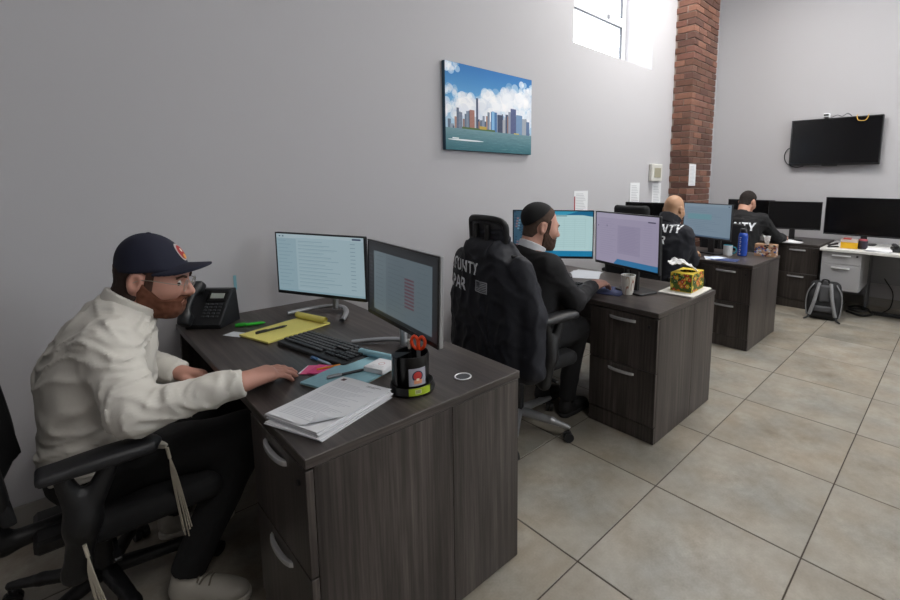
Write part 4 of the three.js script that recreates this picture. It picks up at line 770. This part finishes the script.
function shoe(parent, an, dir, col, soleCol, laceCol) {
  const Z = norm([dir[0], 0, dir[2]]), Y = [0, 1, 0], X = cross(Y, Z), o0 = [an[0], 0, an[2]];
  const up = framed(uni(0.03, ell([0, 0.05, 0.0], [0.036, 0.05, 0.045]), ell([0, 0.045, 0.07], [0.042, 0.042, 0.08]), ell([0, 0.036, 0.14], [0.043, 0.03, 0.06]), cap([0, 0.06, -0.01], [0, 0.1, -0.005], 0.038, 0.036)), o0, X, Y, Z);
  const cut = (x, y, z) => smx(up(x, y, z), 0.018 - y, 0.004), so = framed((x, y, z) => { const w = 0.042 - 0.01 * Math.max(0, Math.min(1, (0.05 - z) / 0.1)), q = Math.hypot(Math.max(Math.abs(x) - 0.0, 0), Math.max(Math.abs(z - 0.07) - 0.09, 0)) - w - 0.002; return Math.max(q, Math.abs(y - 0.013) - 0.012); }, o0, X, Y, Z);
  const lo = [an[0] - 0.24, -0.01, an[2] - 0.24], hi = [an[0] + 0.24, 0.15, an[2] + 0.24], s = group('shoe', parent);
  mesh('upper', surface(cut, lo, hi, 0.006), M(col, 0.6), s); mesh('sole', surface(so, lo, hi, 0.006), M(soleCol, 0.7), s);
  if (laceCol) { const g = []; for (let i = 0; i < 5; i++) { const z = 0.045 + i * 0.018, y = 0.104 - i * 0.0078, q = (x) => add(add(add(o0, X, x), Y, y - Math.abs(x) * 0.4), Z, z + x * 0.25 * (i % 2 ? 1 : -1)); g.push(tube([q(-0.026), q(0), q(0.026)], 0.003, 8, 5)); } mesh('laces', g, M(laceCol, 0.8), s); }
}
const ridge = (n) => { const v = 1 - Math.min(1, Math.abs(n) * 2.6); return v * v; };
function person(s) {
  const o = thing('person', s.label, 'person', [0, 0, 0]);
  const J = (a) => P3(...a), j = {}; for (const k of ['neck', 'chest', 'pelvis', 'shR', 'shL', 'elR', 'elL', 'wrR', 'wrL', 'hipR', 'hipL', 'knR', 'knL', 'anR', 'anL']) j[k] = J(s[k]);
  const across = norm(sub(j.shR, j.shL)), bulk = s.bulk ?? 1;
  const bar = (c, w, r) => cap(add(c, across, -w), add(c, across, w), r);
  const torso = (e, b = bulk) => uni(0.1, bar(j.pelvis, 0.085, 0.112 * b + e), bar(mix(j.pelvis, j.chest, 0.5), 0.07, 0.112 * b + e), bar(j.chest, 0.085, 0.11 * b + e), cap(j.shR, j.shL, 0.056 + e), cap(j.chest, j.neck, 0.1 + e, 0.062 + e));
  const arm = (S, e) => uni(0.035, cap(j['sh' + S], j['el' + S], 0.056 + e, 0.043 + e), cap(j['el' + S], j['wr' + S], 0.043 + e, 0.027 + e));
  const leg = (S, e) => uni(0.05, cap(j['hip' + S], j['kn' + S], 0.085 + e, 0.058 + e), cap(j['kn' + S], j['an' + S], 0.056 + e, 0.036 + e));
  // head frame
  const f = norm(J(s.face)), up0 = norm(add([0, 1, 0], f, -f[1])), Zh = f, Xh = norm(cross(up0, Zh)), Yh = cross(Zh, Xh), hc = J(s.head), hs = s.headScale ?? 1.04;
  const toHead = (p) => { const v = sub(p, hc); return [Xh, Yh, Zh].map((a) => (v[0] * a[0] + v[1] * a[1] + v[2] * a[2]) / hs); };
  const nk = toHead(j.neck), H = headField({ neck: nk }), Hn = headField({ neck: nk, noEars: true });
  const fr = (q) => framed(q, hc, Xh, Yh, Zh, hs), toWorld = (g) => g.applyMatrix4(new THREE.Matrix4().makeBasis(new THREE.Vector3(...Xh), new THREE.Vector3(...Yh), new THREE.Vector3(...Zh)).scale(new THREE.Vector3(hs, hs, hs)).setPosition(...hc));
  const hcell = s.fine ?? 0.004, hb = (q, lo, hi, c = hcell) => toWorld(surface(q, lo, hi, c / hs));
  const skin = M(s.skin ?? 0xbd8a76, 0.55, 0, { sheen: 0.2, sheenColor: 0xffd0c0, sheenRoughness: 0.5 });
  // one continuous body
  const all = Object.values(j), lo = [0, 1, 2].map((i) => Math.min(...all.map((p) => p[i])) - 0.17), hi = [0, 1, 2].map((i) => Math.max(...all.map((p) => p[i])) + 0.17);
  const tb = torso(-0.012), parts = [arm('R', -0.004), arm('L', -0.004), leg('R', -0.008), leg('L', -0.008)];
  const bodyG = [surface((x, y, z) => { let d = tb(x, y, z); for (const q of parts) d = sm(d, q(x, y, z), 0.03); return d; }, lo, hi, 0.018), hb(H, [-0.11, Math.min(-0.14, nk[1] - 0.02), Math.min(-0.13, nk[2] - 0.08)], [0.11, 0.14, 0.14])];
  for (const S of ['R', 'L']) if (s['hand' + S]) {
    const h = s['hand' + S], Z = norm(J(h.dir)), Y0 = norm(J(h.up ?? [0, 1, 0])), Y = norm(add(Y0, Z, -(Y0[0] * Z[0] + Y0[1] * Z[1] + Y0[2] * Z[2]))), X = S === 'R' ? cross(Y, Z) : cross(Z, Y), w = j['wr' + S], hf = framed(handField(h.curl, h.spread, h.thumb), w, X, Y, Z, h.scale ?? 1);
    bodyG.push(surface(hf, w.map((v) => v - 0.21), w.map((v) => v + 0.21), s.fine ?? 0.004));
  }
  mesh('body', merge(bodyG.map((g) => { g.deleteAttribute('uv'); return g; })), skin, o);
  if (s.eyes) for (const e of [-1, 1]) { const q = group('eye', o); mesh('eyeball', toWorld(new THREE.SphereGeometry(0.0115, 16, 12).translate(e * 0.033, 0.004, 0.0795)), M(0xd9d4cf, 0.25), q); mesh('iris', toWorld(new THREE.SphereGeometry(0.0072, 12, 10).translate(e * 0.033 - 0.0045, 0.0025, 0.0835)), M(0x2a211b, 0.2), q); mesh('eyebrow', toWorld(tube([[e * 0.014, 0.022, 0.096], [e * 0.034, 0.028, 0.0925], [e * 0.054, 0.021, 0.0795]], 0.0042, 12, 6)), M(s.brow ?? 0x3a2a22, 0.9), q); }
  // clothes
  const ends = (S, q, t) => { const d = norm(sub(j['wr' + S], j['el' + S])), w = add(j['wr' + S], d, t); return (x, y, z) => smx(q(x, y, z), (x - w[0]) * d[0] + (y - w[1]) * d[1] + (z - w[2]) * d[2], 0.008); };
  const T = torso(0.012), aR = ends('R', arm('R', s.sleeve ?? 0.012), s.cuff ?? -0.012), aL = ends('L', arm('L', s.sleeve ?? 0.012), s.cuff ?? -0.012), nd = norm(sub(hc, j.neck)), np = add(j.neck, nd, s.neckCut ?? 0.012), hem = s.hem ?? j.pelvis[1] - 0.08, fa = s.folds ?? 0.006;
  const collar = s.collar ? (x, y, z) => { const v = [x - j.neck[0], y - j.neck[1], z - j.neck[2]], t = v[0] * nd[0] + v[1] * nd[1] + v[2] * nd[2], r = Math.sqrt(Math.max(0, v[0] * v[0] + v[1] * v[1] + v[2] * v[2] - t * t)); return Math.max(Math.abs(r - s.collar.r - (t - 0.02) * 0.1) - 0.007, Math.abs(t - 0.02) - s.collar.h) - 0.003; } : null;
  const top = (x, y, z) => {
    let d = smx(smx(T(x, y, z), (x - np[0]) * nd[0] + (y - np[1]) * nd[1] + (z - np[2]) * nd[2], 0.01), hem - y, 0.012);
    d = sm(sm(d, aR(x, y, z), s.armBlend ?? 0.03), aL(x, y, z), s.armBlend ?? 0.03);
    if (Math.abs(d) < 0.05) { const w = 1.6 * N(x * 5, y * 5, z * 5); d -= fa * (ridge(N(x * 4 + w * 0.6, y * 19 + w * 1.6, z * 5)) + 0.8 * ridge(N(x * 10 + 9, y * 12 + w * 2, z * 9 + 4)) - 0.35); }
    return d;
  };
  const g = group('clothing', o), topM = M(s.topCol, 0.9, 0, { sheen: 0.25, sheenColor: s.topCol, sheenRoughness: 0.6 });
  const lo2 = [lo[0], hem - 0.03, lo[2]], hi2 = [hi[0], Math.max(j.neck[1] + 0.12, j.shR[1] + 0.12), hi[2]];
  mesh(s.topName ?? 'shirt', surface(top, lo2, hi2, s.cell ?? 0.009), topM, g);
  if (collar) mesh('collar', surface(collar, j.neck.map((v) => v - 0.13), j.neck.map((v) => v + 0.13), 0.006), M(s.collar.col, 0.85), g);
  const lR = leg('R', 0.014), lL = leg('L', 0.014), hip = bar(add(j.pelvis, [0, -0.02, 0]), 0.085, 0.118), belt = s.waist ?? hem + 0.06;
  const cuff = (S, q) => { const d = norm(sub(j['an' + S], j['kn' + S])), w = j['an' + S]; return (x, y, z) => smx(q(x, y, z), (x - w[0]) * d[0] + (y - w[1]) * d[1] + (z - w[2]) * d[2] + 0.005, 0.01); };
  const cR = cuff('R', lR), cL = cuff('L', lL);
  const pants = (x, y, z) => { let d = sm(smx(hip(x, y, z), y - belt, 0.01), sm(cR(x, y, z), cL(x, y, z), 0.02), 0.06); if (Math.abs(d) < 0.05) d -= 0.005 * (ridge(N(x * 7, y * 7, z * 7)) - 0.3); return d; };
  mesh('trousers', surface(pants, [lo[0], 0.02, lo[2]], [hi[0], belt + 0.05, hi[2]], s.cell ? s.cell * 1.3 : 0.012), M(s.legCol ?? 0x131418, 0.9), g);
  for (const S of ['R', 'L']) shoe(o, j['an' + S], J(s['foot' + S] ?? [0, 0, 1]), s.shoeCol ?? 0x1b1b1d, s.soleCol ?? 0x202022, s.laceCol);
  // hair and beard
  const noise = (x, y, z, a) => a * N(x * 70, y * 70, z * 70);
  if (s.hair) { const hr = M(s.hair.col, 0.95), q = (x, y, z) => smx(smx(Hn(x, y, z) - s.hair.t + noise(x, y, z, 0.002), z - (0.012 + (s.hair.line ?? 0.55) * (y - 0.03)), 0.008), smx(-0.062 - y, -(Math.hypot((y + 0.006) * 0.8, z + 0.012) - 0.03) , 0.008), 0.006); mesh('hair', hb(q, [-0.11, -0.09, -0.14], [0.11, 0.15, 0.12], 0.004), hr, o); }
  if (s.sideburn) { const q = (x, y, z) => smx(Hn(x, y, z) - 0.004 + noise(x, y, z, 0.0015), smx(Math.abs(z - 0.018) - 0.011, Math.abs(y + 0.0) - 0.045, 0.005), 0.004); mesh('sideburns', hb(q, [-0.1, -0.07, -0.03], [0.1, 0.07, 0.07], 0.004), M(s.sideburn, 0.95), o); }
  if (s.beard) { const b = s.beard, q = (x, y, z) => { const ax = Math.abs(x); let r = y + 0.05 - Math.max(0, 0.055 - z) * 0.9; r = sm(r, Math.max(Math.abs(y + 0.0455) - 0.006, ax - 0.028, 0.075 - z), 0.006); r = smx(r, -(z - (-0.002 - (y + 0.06) * 0.15)), 0.01); r = smx(r, -(Math.hypot(x * 0.9, y + 0.026, z - 0.108) - 0.019), 0.004); r = smx(r, -(ell([0, -0.0605, 0.1], [0.022, 0.0085, 0.03])(x, y, z)), 0.004); r = smx(r, -(0.118 + y), 0.01); return smx(Hn(x, y, z) - b.t + noise(x, y, z, 0.003), r, 0.006); }; mesh('beard', hb(q, [-0.1, -0.14, -0.03], [0.1, 0.06, 0.14], 0.0035), M(b.col, 0.95), o); }
  o.userData.field = undefined;
  return { o, g, top, j, toWorld, hb, fr, hs, Xh, Yh, Zh, hc, Hn };
}
// ---- the man in the baseball cap
{
  const p = person({
    label: 'man in white shirt and navy baseball cap sitting at the nearest desk', head: [-2.0, 1.09, 0.243], face: [0.46, -0.23, 0.86], headScale: 1.06, neck: [-2.0, 0.978, 0.158], chest: [-2.0, 0.815, 0.085], pelvis: [-2.0, 0.555, 0.062],
    shR: [-1.835, 0.925, 0.105], shL: [-2.18, 0.93, 0.15], elR: [-1.685, 0.755, 0.135], elL: [-2.27, 0.74, 0.17], wrR: [-1.612, 0.789, 0.388], wrL: [-2.11, 0.70, 0.30], hipR: [-1.91, 0.515, 0.06], hipL: [-2.09, 0.515, 0.06], knR: [-1.82, 0.51, 0.45], knL: [-2.15, 0.5, 0.46], anR: [-1.79, 0.1, 0.228], anL: [-2.2, 0.1, 0.26],
    footR: [0.68, 0, 0.73], footL: [0.25, 0, 1], handR: { dir: [-0.25, -0.07, 1], up: [0.1, 1, 0.05], curl: [0.14, 0.28, 0.25], spread: 0.07, thumb: 0.6, scale: 1.08 }, handL: { dir: [0.6, -0.2, 0.75], up: [-0.2, 0.9, 0.35], curl: [0.25, 0.35, 0.3], spread: 0.04, thumb: 0.2 },
    skin: 0xbd8b7b, topCol: 0xcac7c0, topName: 'shirt', cell: 0.0075, bulk: 0.97, folds: 0.0075, armBlend: 0.014, fine: 0.0034, eyes: true, brow: 0x4a2e20, legCol: 0x0e0f12, shoeCol: 0xb0aca2, soleCol: 0xd6d2c8, laceCol: 0x7d776b, hem: 0.46, waist: 0.55, cuff: 0.012, neckCut: 0.05, sleeve: 0.017,
    collar: { r: 0.074, h: 0.034, col: 0xcac7c0 }, hair: { col: 0x2c1d17, t: 0.006, line: 0.2 }, sideburn: 0x3f271d, beard: { col: 0x5c3523, t: 0.007 },
  });
  // baseball cap
  const cap_ = group('baseball_cap', p.o), navy = M(0x11152a, 0.85);
  const dome0 = ell([0, 0.036, -0.004], [0.087, 0.105, 0.1]), dome = (x, y, z) => dome0(x, y + 0.2 * (z + 0.004), z) * 0.95;
  mesh('crown', p.hb((x, y, z) => smx(dome(x, y, z), 0.03 + 0.24 * z - y, 0.006), [-0.12, -0.03, -0.15], [0.12, 0.16, 0.13], 0.005), navy, cap_);
  mesh('brim', p.hb((x, y, z) => { const yy = y - (0.06 - 3 * x * x + (z - 0.08) * 0.22), q = Math.hypot(x / 0.083, Math.max(0, z - 0.06) / 0.094) - 1; return smx(smx(Math.abs(yy) - 0.005, q * 0.08, 0.003), 0.02 - z, 0.01); }, [-0.1, -0.02, 0.0], [0.1, 0.12, 0.2], 0.0035), navy, cap_);
  mesh('button', p.toWorld(new THREE.SphereGeometry(0.008, 12, 8).scale(1, 0.6, 1).translate(0, 0.1405, -0.03)), navy, cap_);
  const disc = (r, h, l, m, name, dx = 0, dy = 0) => { const g = new THREE.CircleGeometry(r, 36, 0, Math.PI * 2).scale(1, h, 1).translate(dx, 0.098 + dy, 0.16); const q = lay(mergeVertices(g), dome, [0, 0, -1], l); mesh(name, p.toWorld(q), m, cap_); };
  disc(0.022, 1.1, 0.0014, M(0xb9b4b4, 0.7, 0, { side: THREE.DoubleSide }), 'patch'); disc(0.018, 1.1, 0.0022, M(0xa02a2c, 0.7, 0, { side: THREE.DoubleSide }), 'patch_field'); disc(0.009, 0.8, 0.003, M(0xd99a4a, 0.7, 0, { side: THREE.DoubleSide }), 'patch_emblem', 0.002, -0.011); disc(0.005, 1, 0.0032, M(0xe6dfd2, 0.7, 0, { side: THREE.DoubleSide }), 'patch_star', 0, 0.007);
  // glasses
  const gl = group('glasses', p.o), gm = M(0x9a9488, 0.3, 0.8);
  for (const e of [-1, 1]) {
    const rim = []; for (let i = 0; i < 20; i++) { const a = i / 20 * Math.PI * 2; rim.push(new THREE.Vector3(e * (0.034 + Math.cos(a) * 0.0235), 0.0 + Math.sin(a) * 0.019, 0.108 - Math.abs(Math.cos(a) * e + 1) * 0.003)); }
    mesh('rim', p.toWorld(tube(rim, 0.0011, 60, 6, true)), gm, gl);
    mesh('temple', p.toWorld(tube([[e * 0.057, 0.006, 0.103], [e * 0.072, 0.008, 0.08], [e * 0.081, 0.008, 0.0], [e * 0.082, -0.004, -0.02]], 0.0013, 20, 6)), gm, gl);
    mesh('lens', p.toWorld(new THREE.CircleGeometry(0.0225, 24).scale(1, 0.8, 1).translate(e * 0.034, 0, 0.1055)), M(0xffffff, 0.02, 0, { transmission: 1, thickness: 0, ior: 1.5 }), gl);
  }
  mesh('bridge', p.toWorld(tube([[-0.0105, 0.006, 0.108], [0, 0.009, 0.112], [0.0105, 0.006, 0.108]], 0.0013, 10, 6)), gm, gl);
  // knotted fringes hanging from the waist
  const fringe = (a, len, sw) => { const g = []; for (let i = 0; i < 6; i++) { const q = i / 5 - 0.5; g.push(tube([P3(a[0], a[1], a[2]), P3(a[0] + 0.006, a[1] - 0.03, a[2] + 0.004), P3(a[0] + 0.01 + q * 0.012, a[1] - 0.08, a[2] + sw * 0.3 + q * 0.01), P3(a[0] + 0.012 + q * 0.022, a[1] - len * (0.92 + 0.08 * Math.sin(i * 2.4)), a[2] + sw + q * 0.02)], 0.0021, 24, 5)); } g.push(rod(P3(...a), P3(a[0] + 0.006, a[1] - 0.035, a[2] + 0.004), 0.0045)); mesh('fringe', g, M(0xb5ae9f, 0.9), p.g); };
  fringe([-1.735, 0.595, 0.205], 0.32, 0.03); fringe([-1.63, 0.45, 0.0], 0.22, 0.02);
  mesh('undershirt_tail', surface(cap(P3(-1.82, 0.6, 0.16), P3(-1.745, 0.6, 0.2), 0.02, 0.01), P3(-1.88, 0.55, 0.26), P3(-1.7, 0.66, 0.1), 0.006), M(0xb9b5ab, 0.9), p.g);
}
// ---- the man in the black skullcap
{
  const p = person({
    label: 'man in black sweater and skullcap typing at the second desk', head: [-1.705, 1.175, 1.91], face: [0.42, -0.2, 0.88], headScale: 1.03, neck: [-1.72, 1.035, 1.84], chest: [-1.72, 0.88, 1.83], pelvis: [-1.73, 0.6, 1.8],
    shR: [-1.555, 0.985, 1.81], shL: [-1.89, 1.0, 1.86], elR: [-1.475, 0.79, 1.93], elL: [-1.97, 0.79, 2.0], wrR: [-1.585, 0.805, 2.265], wrL: [-1.9, 0.785, 2.24], hipR: [-1.64, 0.56, 1.82], hipL: [-1.82, 0.56, 1.82], knR: [-1.62, 0.55, 2.15], knL: [-1.85, 0.55, 2.16], anR: [-1.66, 0.1, 2.12], anL: [-1.88, 0.1, 2.14],
    handR: { dir: [-0.1, -0.06, 1], up: [0, 1, 0.1], curl: [0.2, 0.35, 0.3], spread: 0.05, thumb: 0.6, scale: 1.12 }, handL: { dir: [0.1, -0.05, 1], curl: [0.25, 0.35, 0.3], spread: 0.05 },
    skin: 0xc0917f, topCol: 0x111115, topName: 'sweater', cell: 0.01, folds: 0.005, eyes: true, brow: 0x2a1f1a, hem: 0.52, collar: { r: 0.066, h: 0.03, col: 0xcfd2d8 }, hair: { col: 0x4a3a31, t: 0.0045, line: 0.75 }, sideburn: 0x3a2a22, beard: { col: 0x453026, t: 0.006 },
  });
  const k = ell([0, 0.045, -0.02], [0.083, 0.087, 0.1]);
  mesh('skullcap', p.hb((x, y, z) => smx(k(x, y, z), 0.086 + 1.05 * z - y, 0.004), [-0.11, -0.05, -0.15], [0.11, 0.15, 0.1], 0.005), M(0x0d0d10, 0.9), p.o);
}
const letterM = M(0xdfe2e6, 0.7);
function letters(parent, str, size, centre, right, upv, field, dir, name = 'lettering') { // flat letters laid on a curved back
  const g = text(str, size, 0.0012), m = new THREE.Matrix4().makeBasis(new THREE.Vector3(...right), new THREE.Vector3(...upv), new THREE.Vector3(...cross(right, upv))).setPosition(...centre);
  g.applyMatrix4(m); let q = g.index ? g.toNonIndexed() : g; q.deleteAttribute('uv');
  // subdivide so that the letters follow the cloth
  for (let n = 0; n < 2; n++) { const a = q.attributes.position.array, out = []; for (let i = 0; i < a.length; i += 9) { const A = [a[i], a[i + 1], a[i + 2]], B = [a[i + 3], a[i + 4], a[i + 5]], C = [a[i + 6], a[i + 7], a[i + 8]], ab = mix(A, B, 0.5), bc = mix(B, C, 0.5), ca = mix(C, A, 0.5); out.push(...A, ...ab, ...ca, ...ab, ...B, ...bc, ...ca, ...bc, ...C, ...ab, ...bc, ...ca); } q = new THREE.BufferGeometry(); q.setAttribute('position', new THREE.Float32BufferAttribute(out, 3)); }
  return mesh(name, lay(q, field, dir, 0.0025), letterM, parent);
}
// ---- the bald man
{
  const p = person({
    label: 'bald man in navy lettered jacket at the third desk', head: [-1.77, 1.195, 3.66], face: [0.12, -0.28, 0.95], headScale: 1.0, neck: [-1.775, 1.085, 3.58], chest: [-1.78, 0.9, 3.55], pelvis: [-1.8, 0.6, 3.5],
    shR: [-1.635, 1.0, 3.57], shL: [-1.94, 1.0, 3.57], elR: [-1.63, 0.78, 3.72], elL: [-2.03, 0.8, 3.8], wrR: [-1.74, 0.79, 4.0], wrL: [-1.94, 0.79, 4.08], hipR: [-1.71, 0.56, 3.55], hipL: [-1.89, 0.56, 3.55], knR: [-1.68, 0.55, 3.97], knL: [-1.93, 0.55, 3.97], anR: [-1.7, 0.1, 3.93], anL: [-1.92, 0.1, 3.93],
    handR: { dir: [-0.1, -0.03, 1], curl: [0.25, 0.35, 0.3] }, handL: { dir: [0.1, -0.05, 1], curl: [0.25, 0.35, 0.3] }, skin: 0xb2896a, topCol: 0x14161f, topName: 'jacket', cell: 0.0115, fine: 0.005, bulk: 1.02, sleeve: 0.022, folds: 0.007, hem: 0.5, collar: { r: 0.078, h: 0.04, col: 0x14161f },
  });
  letters(p.g, 'COUNTY', 0.062, P3(-1.79, 1.055, 3.3), [1, 0, 0], [0, 1, 0], p.top, [0, 0, -1]);
  letters(p.g, 'PAR', 0.062, P3(-1.79, 0.965, 3.3), [1, 0, 0], [0, 1, 0], p.top, [0, 0, -1]);
}
// ---- the man in the black hooded top
{
  const p = person({
    label: 'man in black hooded top sitting at the far desk by the end wall', head: [-1.785, 1.205, 5.5], face: [0.2, -0.45, 0.87], headScale: 1.02, neck: [-1.79, 1.075, 5.4], chest: [-1.79, 0.92, 5.36], pelvis: [-1.8, 0.6, 5.3],
    shR: [-1.6, 1.02, 5.4], shL: [-1.98, 1.02, 5.42], elR: [-1.5, 0.82, 5.6], elL: [-2.06, 0.8, 5.62], wrR: [-1.5, 0.79, 5.9], wrL: [-1.95, 0.79, 5.92], hipR: [-1.71, 0.56, 5.35], hipL: [-1.89, 0.56, 5.35], knR: [-1.68, 0.55, 5.77], knL: [-1.93, 0.55, 5.77], anR: [-1.7, 0.1, 5.72], anL: [-1.92, 0.1, 5.72],
    handR: { dir: [-0.1, -0.03, 1], curl: [0.25, 0.35, 0.3] }, handL: { dir: [0.1, -0.05, 1], curl: [0.25, 0.35, 0.3] }, skin: 0xb98a74, topCol: 0x101013, topName: 'hooded_top', cell: 0.0125, fine: 0.005, bulk: 1.08, sleeve: 0.022, folds: 0.008, hem: 0.5, hair: { col: 0x1d1613, t: 0.008, line: 0.75 },
  });
  mesh('hood', surface(uni(0.03, cap(P3(-1.87, 1.06, 5.35), P3(-1.71, 1.06, 5.35), 0.04), cap(P3(-1.83, 1.0, 5.28), P3(-1.75, 1.0, 5.28), 0.045)), P3(-1.95, 0.92, 5.45), P3(-1.6, 1.14, 5.2), 0.01), M(0x101013, 0.9), p.g);
  letters(p.g, 'COUNTY', 0.085, P3(-1.84, 0.955, 5.0), [1, 0, 0], [0, 1, 0], p.top, [0, 0, -1]);
  letters(p.g, 'PAR', 0.085, P3(-1.84, 0.84, 5.0), [1, 0, 0], [0, 1, 0], p.top, [0, 0, -1]);
}
// ------------------------------------------------------------------ jacket hung over the second chair
{
  const o = thing('jacket', 'dark navy jacket with white lettering hung over the office chair', 'jacket', [0, 0, 0]);
  const C = [-1.75, 1.565], a = -0.1, R = [Math.cos(a), 0, -Math.sin(a)], B = [-R[2], 0, R[0]];  // R to the right along the back, B towards the viewer (three axes)
  const L = (u, y, v) => [C[0] + R[0] * u + B[0] * v, y, -C[1] + R[2] * u + B[2] * v];
  const fr_ = (q) => framed(q, [C[0], 0, -C[1]], R, [0, 1, 0], B);
  const trunk = fr_((x, y, z) => { const t = Math.max(0, Math.min(1, (1.1 - y) / 0.6)), w = 0.15 + 0.12 * Math.min(1, t * 3.2) + 0.02 * t, th = 0.085 + 0.02 * t; return rbox([0, 0.79, 0], [w, 0.345, th], 0.055)(x, y, z + 0.01 * t + 0.6 * x * x * (1 - t * 0.5)) * 0.85; });
  const sl = fr_(uni(0.03, cap([0.235, 1.0, -0.02], [0.3, 0.78, -0.05], 0.065, 0.06), cap([0.3, 0.78, -0.05], [0.31, 0.52, -0.03], 0.06, 0.065))), sl2 = fr_(uni(0.03, cap([-0.235, 1.0, -0.02], [-0.29, 0.78, -0.03], 0.065, 0.06), cap([-0.29, 0.78, -0.03], [-0.3, 0.52, -0.02], 0.06, 0.06)));
  const f = (x, y, z) => { let d = sm(trunk(x, y, z), Math.min(sl(x, y, z), sl2(x, y, z)), 0.03); if (Math.abs(d) < 0.05) { const w = N(x * 4, y * 4, z * 4); d -= 0.008 * (ridge(N(x * 9 + w, y * 3.5 + w * 2, z * 9)) - 0.3) + 0.003 * ridge(N(x * 14, y * 14, z * 14 + 5)); } return d; };
  mesh('jacket_shell', surface(f, L(-0.4, 0.42, 0).map((v, i) => (i === 1 ? 0.42 : i === 0 ? C[0] - 0.42 : -C[1] - 0.3)), [C[0] + 0.45, 1.2, -C[1] + 0.3], 0.009), M(0x11141f, 0.72), o);
  const col = fr_((x, y, z) => { const zz = z + 0.7 * x * x; return uni(0.01, cap([-0.11, 1.14, -0.01], [0.11, 1.14, -0.01], 0.03), cap([-0.1, 1.17, 0.0], [0.1, 1.17, 0.0], 0.02))(x, y, zz); });
  mesh('collar', surface(col, [C[0] - 0.2, 1.08, -C[1] - 0.15], [C[0] + 0.2, 1.22, -C[1] + 0.15], 0.008), M(0x11141f, 0.72), o);
  const dir = B.map((v) => -v);
  letters(o, 'COUNTY', 0.062, L(-0.135, 0.99, 0.25), R, [0, 1, 0], f, dir); letters(o, 'PAR', 0.068, L(-0.165, 0.895, 0.25), R, [0, 1, 0], f, dir);
  const patch = new THREE.PlaneGeometry(0.1, 0.058, 8, 6); patch.applyMatrix4(new THREE.Matrix4().makeBasis(new THREE.Vector3(...R), new THREE.Vector3(0, 1, 0), new THREE.Vector3(...B)).setPosition(...L(0.06, 0.905, 0.25)));
  const pt = canvasTex(96, 64, (c) => { c.fillStyle = '#9a9da2'; c.fillRect(0, 0, 96, 64); c.fillStyle = '#2b2e36'; for (let i = 0; i < 6; i++) c.fillRect(i < 3 ? 42 : 6, 6 + i * 9.4, i < 3 ? 48 : 84, 4); c.fillRect(6, 6, 34, 26); c.fillStyle = '#9a9da2'; for (let i = 0; i < 9; i++) c.fillRect(9 + (i % 3) * 11, 9 + Math.floor(i / 3) * 8, 4, 3); });
  mesh('flag_patch', lay(patch, f, dir, 0.003), M(0xffffff, 0.8, 0, { map: pt, side: THREE.DoubleSide }), o);
}

renderer.render(scene, camera);
